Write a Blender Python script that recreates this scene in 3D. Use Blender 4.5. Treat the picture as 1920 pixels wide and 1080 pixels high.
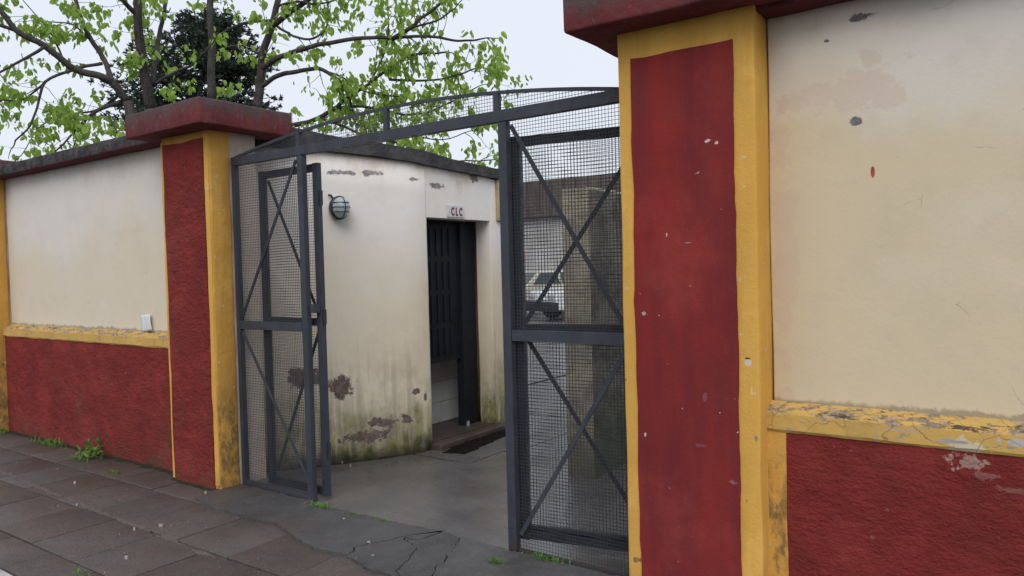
import bpy, bmesh, math, random
import numpy as np
from mathutils import Vector, Matrix, noise as mnoise
for o in list(bpy.data.objects): bpy.data.objects.remove(o)
S = bpy.context.scene
COL = S.collection
rnd = random.Random(7)

# ------------------------------------------------------------------ camera
YAW, PITCH, ROLL, FPX = .6173, -.0274, -.0257, 1399.62
CAM = np.array([0, -3.0992, 1.55])
_fw = np.array([-math.sin(YAW), math.cos(YAW), 0]); _r = np.array([math.cos(YAW), math.sin(YAW), 0]); _u = np.array([0, 0, 1.])
CW = _fw*math.cos(PITCH)+_u*math.sin(PITCH); _u2 = _u*math.cos(PITCH)-_fw*math.sin(PITCH)
CR = _r*math.cos(ROLL)+_u2*math.sin(ROLL); CU = _u2*math.cos(ROLL)-_r*math.sin(ROLL)
cd = bpy.data.cameras.new('camera'); cam = bpy.data.objects.new('camera', cd); COL.objects.link(cam)
cd.sensor_width = 36; cd.lens = FPX/1920*36; cd.clip_end = 3000; cd.clip_start = .05
cam.matrix_world = Matrix(((CR[0], CU[0], -CW[0], CAM[0]), (CR[1], CU[1], -CW[1], CAM[1]), (CR[2], CU[2], -CW[2], CAM[2]), (0, 0, 0, 1)))
S.camera = cam
S.render.resolution_x, S.render.resolution_y = 1024, 576

# ------------------------------------------------------------------ light: overcast day
SUN_EL, SUN_AZ = math.radians(44), math.radians(148)     # azimuth clockwise from +Y
wd = bpy.data.worlds.new('World'); S.world = wd; wd.use_nodes = True
wn, wl = wd.node_tree.nodes, wd.node_tree.links
bg = wn['Background']; bg.inputs['Strength'].default_value = .1
sky = wn.new('ShaderNodeTexSky'); sky.sky_type = 'NISHITA'; sky.sun_disc = False
sky.sun_elevation = SUN_EL; sky.sun_rotation = SUN_AZ; sky.dust_density = 4; sky.air_density = 1.5
tc = wn.new('ShaderNodeTexCoord'); cn = wn.new('ShaderNodeTexNoise'); cn.inputs['Scale'].default_value = 1.6; cn.inputs['Detail'].default_value = 5
wl.new(tc.outputs['Generated'], cn.inputs['Vector'])
cr = wn.new('ShaderNodeMix'); cr.data_type = 'RGBA'
cr.inputs[6].default_value = (8.2, 8.7, 9.8, 1); cr.inputs[7].default_value = (9.0, 9.5, 10.4, 1)
wl.new(cn.outputs['Fac'], cr.inputs[0])
mx = wn.new('ShaderNodeMix'); mx.data_type = 'RGBA'; mx.inputs[0].default_value = .86
wl.new(sky.outputs[0], mx.inputs[6]); wl.new(cr.outputs[2], mx.inputs[7]); wl.new(mx.outputs[2], bg.inputs['Color'])
sl = bpy.data.lights.new('sun', 'SUN'); sl.energy = 1.3; sl.angle = math.radians(42); sl.color = (1, .97, .93)
sun = bpy.data.objects.new('sun', sl); COL.objects.link(sun)
sd = Vector((math.sin(SUN_AZ)*math.cos(SUN_EL), math.cos(SUN_AZ)*math.cos(SUN_EL), math.sin(SUN_EL)))
sun.rotation_euler = sd.to_track_quat('Z', 'Y').to_euler(); sun.location = (0, -6, 12)
S.view_settings.view_transform = 'Standard'; S.view_settings.look = 'None'
S.view_settings.exposure = .05; S.view_settings.gamma = 1

# ------------------------------------------------------------------ pixel helpers (photo pixel -> direction -> point on a known plane)
def ray(x, y): return CW+CR*(x-960)/FPX+CU*(540-y)/FPX
def on(x, y, ax, val):
    d = ray(x, y); return CAM+d*(val-CAM[ax])/d[ax]
def gnd(x, y, z=0): p = on(x, y, 2, z); return (float(p[0]), float(p[1]))
def atd(x, y, depth): return Vector((CAM+ray(x, y)*depth).tolist())

# ------------------------------------------------------------------ materials
class NB:
    def __init__(s, name, rough=.85, spec=.3):
        s.m = bpy.data.materials.new(name); s.m.use_nodes = True
        s.t = s.m.node_tree; s.n = s.t.nodes; s.l = s.t.links; s.b = s.n['Principled BSDF']
        s.b.inputs['Roughness'].default_value = rough; s.b.inputs['Specular IOR Level'].default_value = spec
        s._pos = None
    def put(s, sock, v):
        if isinstance(v, bpy.types.NodeSocket): s.l.new(v, sock)
        elif isinstance(v, (tuple, list)): sock.default_value = tuple(v)+((1,) if len(v) == 3 and len(sock.default_value) == 4 else ())
        else: sock.default_value = v
    @property
    def pos(s):
        if s._pos is None: s._pos = s.n.new('ShaderNodeNewGeometry').outputs['Position']
        return s._pos
    def xyz(s):
        q = s.n.new('ShaderNodeSeparateXYZ'); s.l.new(s.pos, q.inputs[0]); return q.outputs
    def vm(s, op, a, b):
        q = s.n.new('ShaderNodeVectorMath'); q.operation = op; s.put(q.inputs[0], a); s.put(q.inputs[1], b)
        return q.outputs['Value'] if op in ('LENGTH', 'DISTANCE') else q.outputs[0]
    def noise(s, scale, detail=4, rough=.55, st=None, off=None, dist=0):
        q = s.n.new('ShaderNodeTexNoise'); v = s.pos
        if st: v = s.vm('MULTIPLY', v, st)
        if off: v = s.vm('ADD', v, off)
        s.put(q.inputs['Vector'], v); q.inputs['Scale'].default_value = scale; q.inputs['Detail'].default_value = detail
        q.inputs['Roughness'].default_value = rough; q.inputs['Distortion'].default_value = dist
        return q.outputs['Fac']
    def vor(s, scale, feature='F1', st=None, v=None):
        q = s.n.new('ShaderNodeTexVoronoi'); q.feature = feature; v = v or s.pos
        if st: v = s.vm('MULTIPLY', v, st)
        s.put(q.inputs['Vector'], v); q.inputs['Scale'].default_value = scale
        return q.outputs['Distance']
    def ma(s, op, a, b=0., clamp=False):
        q = s.n.new('ShaderNodeMath'); q.operation = op; q.use_clamp = clamp; s.put(q.inputs[0], a); s.put(q.inputs[1], b); return q.outputs[0]
    def rng(s, v, a, b, c=0., d=1.):
        q = s.n.new('ShaderNodeMapRange'); q.interpolation_type = 'SMOOTHSTEP'
        for i, x in enumerate((v, a, b, c, d)): s.put(q.inputs[i], x)
        return q.outputs[0]
    def mix(s, f, a, b):
        q = s.n.new('ShaderNodeMix'); q.data_type = 'RGBA'; s.put(q.inputs[0], f); s.put(q.inputs[6], a); s.put(q.inputs[7], b); return q.outputs[2]
    def blob(s, c, r, wob=.9, nscale=17):
        if not hasattr(s, '_bn'): s._bn = {}
        if nscale not in s._bn: s._bn[nscale] = s.noise(nscale, 8, .68)
        d = s.vm('LENGTH', s.vm('MULTIPLY', s.vm('SUBTRACT', s.pos, tuple(c)), tuple(1/k for k in r)), (0, 0, 0))
        d = s.ma('ADD', d, s.ma('MULTIPLY', s.ma('SUBTRACT', s._bn[nscale], .5), wob*4.2))
        return s.rng(d, .78, 1.02, 1., 0.)
    def many(s, fs):
        r = fs[0]
        for f in fs[1:]: r = s.ma('MAXIMUM', r, f)
        return r
    def cracks(s, scale=2.3, w=.0032, dens=.53):
        v = s.vm('ADD', s.pos, s.vm('MULTIPLY', s.nvec(3.), (.5, .5, .5)))
        e = s.vor(scale, 'DISTANCE_TO_EDGE', v=v)
        wv = s.ma('MULTIPLY', s.rng(s.noise(9, 3, off=(1, 4, 2)), .35, .65), w*1.6)
        return s.ma('MULTIPLY', s.rng(e, 0., wv, 1., 0.), s.rng(s.noise(4.2, 4, .6, off=(5, 3, 9)), dens+.05, dens+.13))
    def nvec(s, scale):
        q = s.n.new('ShaderNodeTexNoise'); s.put(q.inputs['Vector'], s.pos); q.inputs['Scale'].default_value = scale; q.inputs['Detail'].default_value = 3
        return q.outputs['Color']
    def bump(s, h, strength=.5, dist=.01, chain=None):
        q = s.n.new('ShaderNodeBump'); q.inputs['Strength'].default_value = strength; q.inputs['Distance'].default_value = dist
        s.put(q.inputs['Height'], h)
        if chain is not None: s.l.new(chain, q.inputs['Normal'])
        s.l.new(q.outputs[0], s.b.inputs['Normal']); return q.outputs[0]
    def col(s, c): s.put(s.b.inputs['Base Color'], c); return s
    def rou(s, v): s.put(s.b.inputs['Roughness'], v); return s

CREAM, CREAM2 = (.70, .655, .60), (.655, .55, .38)
def plaster(name, patches=(), pink=(), moss=0, smooth=1., warm=.5, seam=0, cols=(CREAM, CREAM2), zw=(2.35, 1.35)):
    k = NB(name, .88, .2); z = k.xyz()[2]
    big = k.noise(.9, 5, .6); f = k.ma('ADD', k.rng(z, zw[0], zw[1], 0., .7), k.ma('MULTIPLY', k.ma('SUBTRACT', big, .5), 1.6))
    c = k.mix(k.rng(f, .0, .75, 0., warm+.35), *cols)
    c = k.mix(k.rng(k.noise(5, 6, .7), .45, .75, 0, .16), c, (.42, .37, .30))
    c = k.mix(k.rng(k.noise(60, 3, .6), .55, .8, 0, .10), c, (.35, .31, .26))
    # run-off stains under the coping, with ragged lower ends
    run = k.noise(2.2, 6, .7, st=(1.3, 1.3, .8))
    c = k.mix(k.ma('MULTIPLY', k.rng(k.ma('ADD', z, k.ma('MULTIPLY', run, .9)), 2.85-.08*moss, 3.15-.12*moss), .34+.2*moss), c, (.40, .30, .19))
    for (cc, rr) in pink: c = k.mix(k.ma('MULTIPLY', k.blob(cc, rr, .9, 8), .42), c, (.60, .46, .37))
    cr = k.cracks(); c = k.mix(k.ma('MULTIPLY', cr, .45), c, (.2, .16, .13))
    dots = k.ma('MULTIPLY', k.rng(k.vor(9), .03, .05, 1, 0), k.rng(k.noise(2.3, 2, off=(2, 2, 2)), .55, .62))
    c = k.mix(k.ma('MULTIPLY', dots, .7), c, (.2, .16, .13))
    h = k.ma('ADD', k.ma('MULTIPLY', k.noise(4, 5), .8), k.ma('MULTIPLY', k.noise(70, 3), .12))
    if moss:
        mz = k.ma('ADD', z, k.ma('MULTIPLY', k.ma('SUBTRACT', k.noise(3.0, 6, .7), .5), 1.1))
        dr = k.noise(14, 4, .6, st=(1, 1, .12))
        mm = k.ma('MULTIPLY', k.rng(mz, .72, .14), k.rng(dr, .28, .6, .4, 1))
        c = k.mix(k.ma('MULTIPLY', mm, .95*moss), c, k.mix(k.rng(k.noise(9, 4), .4, .62), (.25, .235, .075), (.095, .105, .04)))
        m2 = k.rng(k.ma('ADD', z, k.ma('MULTIPLY', k.noise(11, 5, .7), .34)), .30, .18)
        c = k.mix(k.ma('MULTIPLY', m2, .75*moss), c, (.035, .04, .022))
        dp = k.ma('MULTIPLY', k.rng(k.noise(20, 3, .5, st=(1, 1, .05), off=(4, 4, 0)), .50, .62), k.rng(k.ma('ADD', z, k.ma('MULTIPLY', k.noise(4, 3), .8)), 1.5, .9))
        c = k.mix(k.ma('MULTIPLY', dp, .30), c, (.20, .18, .12))
        dirt = k.ma('MULTIPLY', k.rng(z, 1.25, .4), k.rng(k.noise(2.4, 5, .65, off=(9, 1, 4)), .42, .68))
        c = k.mix(k.ma('MULTIPLY', dirt, .45), c, (.36, .29, .20))
    if seam:   # dirt caught in the joint above the ledge
        sm = k.rng(k.ma('SUBTRACT', z, k.ma('MULTIPLY', k.rng(k.noise(6, 6, .75), .40, .75), .030)), seam+.016, seam-.002)
        c = k.mix(k.ma('MULTIPLY', sm, .55), c, (.14, .105, .07))
    for (pc, ps) in patches:
        m = k.many([k.blob(*p) for p in ps])
        if moss: c = k.mix(k.ma('MULTIPLY', k.many([k.blob(p[0], tuple(q*1.22 for q in p[1]), *p[2:]) for p in ps]), .55), c, (.50, .44, .37))
        c = k.mix(m, c, k.mix(k.rng(k.noise(24, 5, .7), .35, .65), tuple(q*.75 for q in pc), tuple(q*1.35 for q in pc))); h = k.ma('SUBTRACT', h, k.ma('MULTIPLY', m, .5))
    k.col(c); k.bump(k.ma('SUBTRACT', h, k.ma('MULTIPLY', cr, .5)), .45*smooth, .012)
    return k.m

def paint(name, base, alt, rough_relief=0., grime=(.12, .06, .045), streaky=True, chips=.0, foot=0., chipcol=(.55, .5, .45), worn=(), ledge=False):
    k = NB(name, .85, .12); z = k.xyz()[2]
    st = k.noise(7, 5, .65, st=(1, 1, .12)) if streaky else k.noise(3, 5, .65)
    c = k.mix(k.rng(st, .35, .7), base, alt)
    c = k.mix(k.rng(k.noise(1.6, 5, .7), .46, .74, 0, .35), c, grime)
    if streaky: c = k.mix(k.rng(k.noise(2.6, 6, .7, st=(1, 1, .7), off=(3, 8, 1)), .5, .72, 0, .5), c, tuple(min(1, x*1.3+.014) for x in base))
    if streaky: c = k.mix(k.rng(k.noise(1.3, 6, .7, off=(6, 2, 5)), .48, .62, 0, .45), c, alt)
    if chips:
        ch = k.ma('MULTIPLY', k.rng(k.noise(26, 3, .5, off=(1, 7, 3)), .735-.05*chips, .75-.05*chips), k.rng(k.noise(3.1, 2), .42, .55))
        c = k.mix(ch, c, chipcol)
    for (cc, rr, wc) in worn: c = k.mix(k.blob(cc, rr, 1.0, 34), c, wc)
    if foot:
        m = k.ma('MULTIPLY', k.rng(k.ma('ADD', z, k.ma('MULTIPLY', k.noise(5, 7, .75), 1.0)), .66+foot, .26+foot), k.rng(k.noise(16, 6, .75, st=(1, 1, .5)), .38, .60))
        c = k.mix(k.ma('MULTIPLY', m, .75), c, k.mix(k.noise(20, 4), (.04, .035, .025), (.17, .13, .08)))
    if ledge:
        g = k.n.new('ShaderNodeNewGeometry'); sp = k.n.new('ShaderNodeSeparateXYZ'); k.l.new(g.outputs['True Normal'], sp.inputs[0])
        top = k.rng(sp.outputs[2], .25, .6)
        fl = k.noise(11, 8, .72, st=(.7, 1, 2.2), off=(3, 1, 1))
        c = k.mix(k.ma('MULTIPLY', top, k.rng(fl, .49, .53)), c, k.mix(k.rng(k.noise(40, 4, .6), .4, .6), (.22, .17, .12), (.44, .32, .17)))
        c = k.mix(k.ma('MULTIPLY', k.rng(fl, .60, .615), .9), c, (.27, .25, .25))
        e2 = k.rng(k.vor(5, 'DISTANCE_TO_EDGE', v=k.vm('ADD', k.pos, k.vm('MULTIPLY', k.nvec(9.), (.1, .1, .1)))), 0, .012, 1., 0.)
        c = k.mix(k.ma('MULTIPLY', e2, .55), c, (.10, .07, .04))
        dk = k.rng(k.noise(15, 8, .75, st=(.55, 1, 2.6), off=(7, 7, 2)), .56, .60)
        c = k.mix(k.ma('MULTIPLY', k.ma('MULTIPLY', dk, k.ma('ADD', top, .15)), .8), c, (.07, .05, .035))
    k.col(c)
    b = k.bump(k.noise(5, 4), .3, .02)
    if rough_relief:
        hh = k.ma('ADD', k.ma('MULTIPLY', k.noise(19, 7, .72, st=(.75, .75, 1.3)), 1.3), k.ma('MULTIPLY', k.noise(75, 5, .65), .55))
        hh = k.ma('MULTIPLY', hh, k.rng(k.noise(3.5, 4, .6, off=(2, 9, 4)), .3, .65, .45, 1.2))
        k.bump(hh, rough_relief, .036, b)
    else: k.bump(k.noise(90, 3), .25, .006, b)
    return k.m

RED, RED2 = (.278, .042, .036), (.210, .034, .031)
YEL, YEL2 = (.70, .405, .095), (.61, .335, .070)
M = {}
def yw(px, py, ax=1, v=.18): return tuple(float(t) for t in on(px, py, ax, v))
M['wall_left'] = plaster('cream_plaster_left', warm=.30, seam=1.10)
M['wall_right'] = plaster('cream_plaster_right', warm=.75, seam=.945, zw=(2.5, 1.8), cols=((.69, .64, .57), CREAM2),
    patches=[((.17, .16, .16), [(yw(1610, 34), (.06, 1, .018)), (yw(1605, 227), (.022, 1, .016)), (yw(1550, 78), (.016, 1, .008))]),
             ((.34, .07, .06), [(yw(1637, 322), (.008, 1, .026), .4)])],
    pink=[(yw(1600, 165), (.22, 1, .10)), (yw(1630, 115), (.05, 1, .05)), (yw(1475, 740), (.05, 1, .05)), (yw(1470, 500), (.06, 1, .5))])
def ip(px, py, rx, rz, w=.9):
    p = on(px, py, 0, -4.5); return ((-4.5, float(p[1]), float(p[2])), (3, rx, rz), w)
M['wall_inner'] = plaster('cream_plaster_inner', moss=1., warm=.5, cols=((.79, .755, .72), (.75, .65, .485)),
    patches=[((.155, .115, .10), [ip(614, 712, .12, .085, .7), ip(658, 727, .085, .085, .7), ip(750, 732, .03, .025), ip(763, 740, .02, .04), ip(712, 790, .12, .05), ip(738, 783, .045, .04),
                                  ip(797, 750, .02, .05), ip(690, 818, .17, .05, 1.2)]),
             ((.24, .22, .22), [ip(655, 322, .10, .020), ip(690, 325, .07, .022), ip(785, 352, .11, .026), ip(745, 340, .05, .015), ip(855, 338, .06, .04)])])
M['wall_mossy'] = None
def mould():
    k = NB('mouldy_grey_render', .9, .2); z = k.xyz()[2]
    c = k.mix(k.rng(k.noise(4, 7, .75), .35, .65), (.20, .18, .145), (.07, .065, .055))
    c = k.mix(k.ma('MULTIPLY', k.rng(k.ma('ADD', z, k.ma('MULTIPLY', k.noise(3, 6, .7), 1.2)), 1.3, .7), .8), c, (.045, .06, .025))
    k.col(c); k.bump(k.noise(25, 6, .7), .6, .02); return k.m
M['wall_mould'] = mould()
def mossy():
    k = NB('mossy_yellow_plaster', .9, .2); z = k.xyz()[2]
    c = k.mix(k.rng(k.noise(5, 7, .75), .35, .65), (.42, .38, .28), (.24, .215, .165))
    c = k.mix(k.ma('MULTIPLY', k.rng(k.ma('ADD', z, k.ma('MULTIPLY', k.noise(4, 6, .7), 1.0)), 1.1, .6), .8), c, (.10, .10, .045))
    k.col(c); k.bump(k.noise(25, 6, .7), .6, .02); return k.m
M['wall_mossy'] = mossy()
M['red_rough'] = paint('red_rough_render', RED, RED2, .85, streaky=False, chips=.6, foot=.12, chipcol=(.30, .12, .11))
WPK = (.5, .3, .26)
M['red_dado_right'] = paint('red_rough_render_right', RED, RED2, .85, streaky=False, chips=.7, chipcol=(.32, .13, .12),
    worn=[(yw(1820, 868, 1, .1), (.07, 1, .03), WPK), (yw(1845, 893, 1, .1), (.05, 1, .02), (.34, .13, .12)), (yw(1900, 920, 1, .1), (.06, 1, .012), (.34, .12, .10))])
M['red_smooth'] = paint('red_brushed_paint', (.238, .029, .026), (.160, .024, .028), 0, chips=.55, chipcol=(.5, .36, .33),
    worn=[(yw(1327, 264, 1, 0), (.014, 1, .006), (.6, .5, .48)), (yw(1343, 268, 1, 0), (.012, 1, .007), (.6, .5, .48)), (yw(1290, 455, 1, 0), (.016, 1, .003), (.34, .15, .14)), (yw(1207, 588, 1, 0), (.010, 1, .010), (.42, .3, .3)), (yw(1322, 745, 1, 0), (.010, 1, .020), (.22, .07, .09)), (yw(1375, 905, 1, 0), (.018, 1, .010), (.26, .10, .12)), (yw(1210, 815, 1, 0), (.005, 1, .009), (.5, .38, .36)), (yw(1250, 440, 1, 0), (.004, 1, .010), (.5, .4, .38)), (yw(1355, 60, 1, 0), (.03, 1, .006), (.36, .18, .19)), (yw(1315, 835, 1, 0), (.028, 1, .006), (.20, .06, .08))])
M['yellow'] = paint('yellow_paint', YEL, YEL2, 0, grime=(.40, .23, .07), chips=.8, foot=.06,
    worn=[(yw(1402, 680, 1, .008), (.013, 1, .012), (.62, .52, .48)), (yw(1401, 672, 1, .008), (.012, 1, .003), (.05, .04, .03)), (yw(1409, 735, 1, .008), (.006, 1, .016), (.72, .5, .16)), (yw(1418, 822, 1, .008), (.006, 1, .012), (.25, .22, .22)),
          (yw(1166, 635, 1, .008), (.010, 1, .04), (.6, .58, .58)), (yw(1161, 250, 1, .008), (.005, 1, .02), (.7, .6, .45)), (yw(1172, 712, 1, .008), (.012, 1, .004), (.35, .2, .08)), (yw(1195, 1050, 1, .008), (.02, 1, .012), (.28, .17, .07)), (yw(1400, 940, 1, .008), (.006, 1, .01), (.3, .2, .1))])
M['yellow_side'] = paint('yellow_paint_side', (.64, .36, .085), (.52, .275, .06), .2, grime=(.26, .17, .07), chips=.9, foot=.7)
M['yellow_ledge'] = paint('yellow_ledge_paint', (.60, .38, .115), (.50, .31, .09), .18, ledge=True, grime=(.34, .24, .12), streaky=False, chips=1.6, chipcol=(.30, .28, .28),
    worn=[(yw(1815, 840, 1, .1), (.06, 1, .035), (.62, .52, .36)), (yw(1785, 828, 1, .1), (.055, 1, .007), (.36, .34, .33)), (yw(1690, 806, 1, .1), (.08, 1, .004), (.42, .38, .32)), (yw(1912, 830, 1, .1), (.06, 1, .012), (.46, .44, .42))])
def capmat():
    k = NB('cap_red_grimy', .9, .2); z = k.xyz()[2]
    c = k.mix(k.rng(k.noise(6, 5, .7, st=(1, 1, .35)), .35, .7), (.175, .036, .038), (.115, .032, .036))
    g = k.rng(k.ma('ADD', z, k.ma('MULTIPLY', k.ma('SUBTRACT', k.noise(5.5, 6, .75, st=(1.3, 1.3, .5)), .5), .40)), 2.625, 2.765)
    c = k.mix(k.ma('MULTIPLY', g, .9), c, k.mix(k.noise(30, 4, .7), (.035, .032, .034), (.12, .10, .10)))
    c = k.mix(k.rng(k.noise(22, 5, .75, st=(1, 1, .5)), .58, .72, 0, .4), c, (.26, .22, .225))
    c = k.mix(k.rng(k.noise(9, 6, .7, off=(4, 2, 8)), .45, .75, 0, .35), c, (.17, .10, .10))
    k.col(c); k.bump(k.noise(18, 6, .7), .5, .02); return k.m
M['cap'] = capmat()
def copmat():
    k = NB('coping_mouldy', .92, .2); z = k.xyz()[2]
    red = k.mix(k.noise(8, 4), (.12, .028, .034), (.08, .022, .026))
    g = k.rng(k.ma('ADD', z, k.ma('MULTIPLY', k.ma('SUBTRACT', k.noise(6, 6, .75), .5), .12)), 2.578, 2.606)
    c = k.mix(g, red, k.mix(k.rng(k.noise(16, 6, .75), .35, .7), (.03, .028, .032), (.105, .095, .098)))
    k.col(c); k.bump(k.noise(20, 6, .7), .6, .02); return k.m
M['coping'] = copmat()
def simple(name, a, b, scale=8, rough=.8, spec=.3, bs=.4, bd=.01, bscale=30, metal=0., st=None):
    k = NB(name, rough, spec); k.col(k.mix(k.rng(k.noise(scale, 5, .65, st=st), .35, .68), a, b)); k.bump(k.noise(bscale, 4, .6), bs, bd)
    k.b.inputs['Metallic'].default_value = metal; return k.m
def ironmat(name, a, b, rust):
    k = NB(name, .5, .32); c = k.mix(k.rng(k.noise(9, 5, .7, st=(1, 1, .4)), .35, .7), a, b)
    c = k.mix(k.ma('MULTIPLY', k.rng(k.noise(13, 6, .75, off=(3, 3, 3)), .62, .70), rust), c, (.10, .045, .028))
    z = k.xyz()[2]
    c = k.mix(k.ma('MULTIPLY', k.rng(k.ma('ADD', z, k.ma('MULTIPLY', k.noise(10, 4), .2)), .16, .08), .6), c, (.075, .045, .032))
    k.col(c); k.rou(k.rng(k.noise(20, 4), .3, .7, .38, .66)); k.bump(k.noise(45, 4, .6), .35, .006); return k.m
M['iron'] = ironmat('grey_gate_paint', (.049, .054, .070), (.035, .039, .050), .8)
M['iron_shaded'] = ironmat('shaded_gate_paint', (.030, .033, .044), (.022, .024, .031), .5)  # gate paint with the shade on leaf frames and braces mixed into its colour
M['weld'] = ironmat('rusty_weld', (.070, .048, .040), (.05, .05, .06), .8)
M['wire'] = ironmat('wire_mesh_paint', (.050, .053, .064), (.038, .040, .048), .3)
M['steel_door'] = simple('dark_door_paint', (.014, .016, .024), (.010, .011, .017), 8, .6, .25, .2)
M['wall_plain'] = simple('tan_plaster_return', (.50, .42, .35), (.40, .33, .275), 4, .88, .2, .4)
M['tan_block'] = simple('tan_stained_block', (.46, .36, .22), (.30, .23, .14), 6, .9, .2, .4)
M['fascia'] = simple('roof_edge_dark', (.042, .042, .047), (.085, .080, .080), 7, .9, .2, .6, .02, 22)
M['tile'] = simple('white_glazed_tile', (.62, .63, .64), (.55, .56, .57), 5, .25, .5, .05)
M['grout'] = simple('tile_grout', (.16, .15, .14), (.10, .10, .095), 20)
M['step'] = simple('worn_brown_step', (.085, .062, .055), (.055, .044, .042), 6, .45, .4, .3)
M['soil'] = simple('black_wet_soil', (.009, .008, .007), (.022, .018, .014), 30, .95, .08, 1., .03, 45)
M['soil_brown'] = simple('damp_brown_dirt', (.030, .026, .018), (.050, .040, .030), 24, .95, .1, 1., .02, 60)
M['black'] = simple('black_enamel', (.012, .012, .014), (.02, .02, .022), 20, .35, .5, .1)
M['paper'] = simple('white_paper', (.72, .73, .76), (.62, .63, .66), 12, .7, .2, .2)
M['plaque'] = simple('white_plaque', (.66, .66, .68), (.52, .52, .55), 30, .4, .4, .1)
M['letter'] = simple('dark_red_letter', (.22, .03, .04), (.10, .015, .03), 60, .5, .4, .1)
M['mortar'] = simple('pale_mortar', (.15, .120, .112), (.10, .080, .075), 25, .8, .2, .7, .01, 60)
M['bed'] = simple('dark_joint_bed', (.022, .019, .017), (.04, .034, .030), 40, .9, .2, .8, .01, 60)
M['kerb'] = simple('whitewashed_kerb', (.55, .55, .54), (.36, .35, .34), 9, .8, .2, .5)
M['litter'] = simple('pale_litter', (.5, .47, .43), (.16, .12, .09), 3, .8)
def wetmat(name, a, b, c3, wet=(.32, .75), sp=.4, speck=.0, rnd_amt=0., bs=.5, brown=0.):
    k = NB(name, .6, sp)
    c = k.mix(k.rng(k.noise(1.7, 6, .65), .36, .66), a, b)
    c = k.mix(k.rng(k.noise(7, 6, .75), .48, .72, 0, .6), c, c3)
    if brown: c = k.mix(k.ma('MULTIPLY', k.rng(k.noise(.9, 4, .6, off=(4, 4, 4)), .45, .65), brown), c, (.085, .060, .046))
    if speck:
        c = k.mix(k.ma('MULTIPLY', k.rng(k.noise(170, 2, .5), .60, .72), speck), c, (.30, .27, .25))
        c = k.mix(k.ma('MULTIPLY', k.rng(k.noise(120, 2, .5, off=(8, 0, 0)), .58, .72), speck), c, (.015, .012, .012))
    if rnd_amt:
        oi = k.n.new('ShaderNodeObjectInfo')
        hs = k.n.new('ShaderNodeHueSaturation'); k.put(hs.inputs['Color'], c); k.put(hs.inputs['Value'], k.rng(oi.outputs['Random'], 0, 1, 1-rnd_amt, 1+rnd_amt))
        k.put(hs.inputs['Saturation'], k.rng(oi.outputs['Random'], 1, 0, .75, 1.15)); c = hs.outputs[0]
    k.col(c); k.rou(k.rng(k.noise(2.1, 5, .6, off=(2, 6, 1)), .38, .64, *wet))
    b = k.bump(k.noise(14, 5, .65), bs*.5, .015); k.bump(k.noise(110, 3, .6), bs, .006, b); return k.m
M['paver'] = wetmat('brown_red_paver', (.098, .074, .066), (.076, .062, .057), (.056, .046, .042), (.36, .75), .35, .65, .09, .8)
M['apron'] = wetmat('cracked_cement_screed', (.088, .085, .087), (.060, .058, .060), (.120, .115, .112), (.42, .8), .35, .45, .10, .8, brown=.6)
M['slab'] = wetmat('damp_concrete', (.138, .131, .130), (.106, .101, .103), (.084, .078, .076), (.14, .40), .5, .10, .06, .25, brown=.35)
M['yard'] = wetmat('wet_pale_concrete', (.20, .20, .205), (.15, .15, .155), (.11, .11, .11), (.15, .45), .5, .05, 0, .2)
M['asphalt'] = wetmat('road_asphalt', (.052, .052, .054), (.042, .042, .044), (.06, .06, .06), (.45, .8), .3, .3, 0, .7)
M['soilground'] = simple('bare_earth', (.07, .06, .045), (.05, .06, .03), 2, .9, .2, .6)
M['bark'] = simple('grey_brown_bark', (.085, .075, .072), (.045, .038, .037), 18, .9, .2, 1., .02, 40, st=(1, 1, .35))
M['bark_dark'] = simple('dark_bark', (.04, .032, .028), (.02, .017, .015), 10, .9, .2, .8)
def leafmat(name, a, b, trans, rough=.45):
    k = NB(name, rough, .35); oi = k.n.new('ShaderNodeObjectInfo')
    f = k.ma('ADD', k.ma('MULTIPLY', k.noise(7., 4, .75), .95), k.ma('MULTIPLY', oi.outputs['Random'], .2))
    c = k.mix(k.rng(f, .3, .8), a, b); k.col(c)
    tr = k.n.new('ShaderNodeBsdfTranslucent'); k.put(tr.inputs['Color'], c); ms = k.n.new('ShaderNodeMixShader'); ms.inputs[0].default_value = trans
    k.l.new(k.b.outputs[0], ms.inputs[1]); k.l.new(tr.outputs[0], ms.inputs[2]); k.l.new(ms.outputs[0], k.n['Material Output'].inputs['Surface']); return k.m
M['leaf'] = leafmat('young_leaf', (.46, .60, .12), (.27, .43, .08), .55)
M['needle'] = leafmat('dark_needle', (.034, .056, .042), (.060, .086, .058), .2, .7)
M['weed'] = leafmat('weed_leaf', (.10, .22, .04), (.17, .30, .06), .35)
def glassmat(name, c, rough, tr):
    k = NB(name, rough, .5); k.col(k.mix(k.noise(20, 3), c, tuple(x*.75 for x in c))); k.b.inputs['Transmission Weight'].default_value = tr; k.b.inputs['IOR'].default_value = 1.45; return k.m
M['lampglass'] = glassmat('frosted_lamp_glass', (.46, .54, .56), .22, .0)
M['carglass'] = glassmat('dark_car_glass', (.05, .07, .075), .08, .0)
M['carwhite'] = simple('white_car_paint', (.70, .71, .72), (.66, .67, .68), 2, .25, .5, .02)
M['carbeige'] = simple('beige_van_paint', (.56, .52, .42), (.50, .47, .38), 2, .3, .5, .02)
M['tyre'] = simple('tyre_rubber', (.02, .02, .02), (.03, .03, .03), 9, .8)
M['rim'] = simple('grey_rim', (.3, .3, .31), (.22, .22, .23), 9, .4)
M['headlight'] = glassmat('headlight_lens', (.7, .72, .75), .1, .3)
M['orange'] = simple('orange_lens', (.8, .16, .03), (.7, .12, .02), 9, .4)
M['farwhite'] = simple('far_white_render', (.52, .51, .50), (.38, .37, .36), 1.5, .85, .2, .2)
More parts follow.
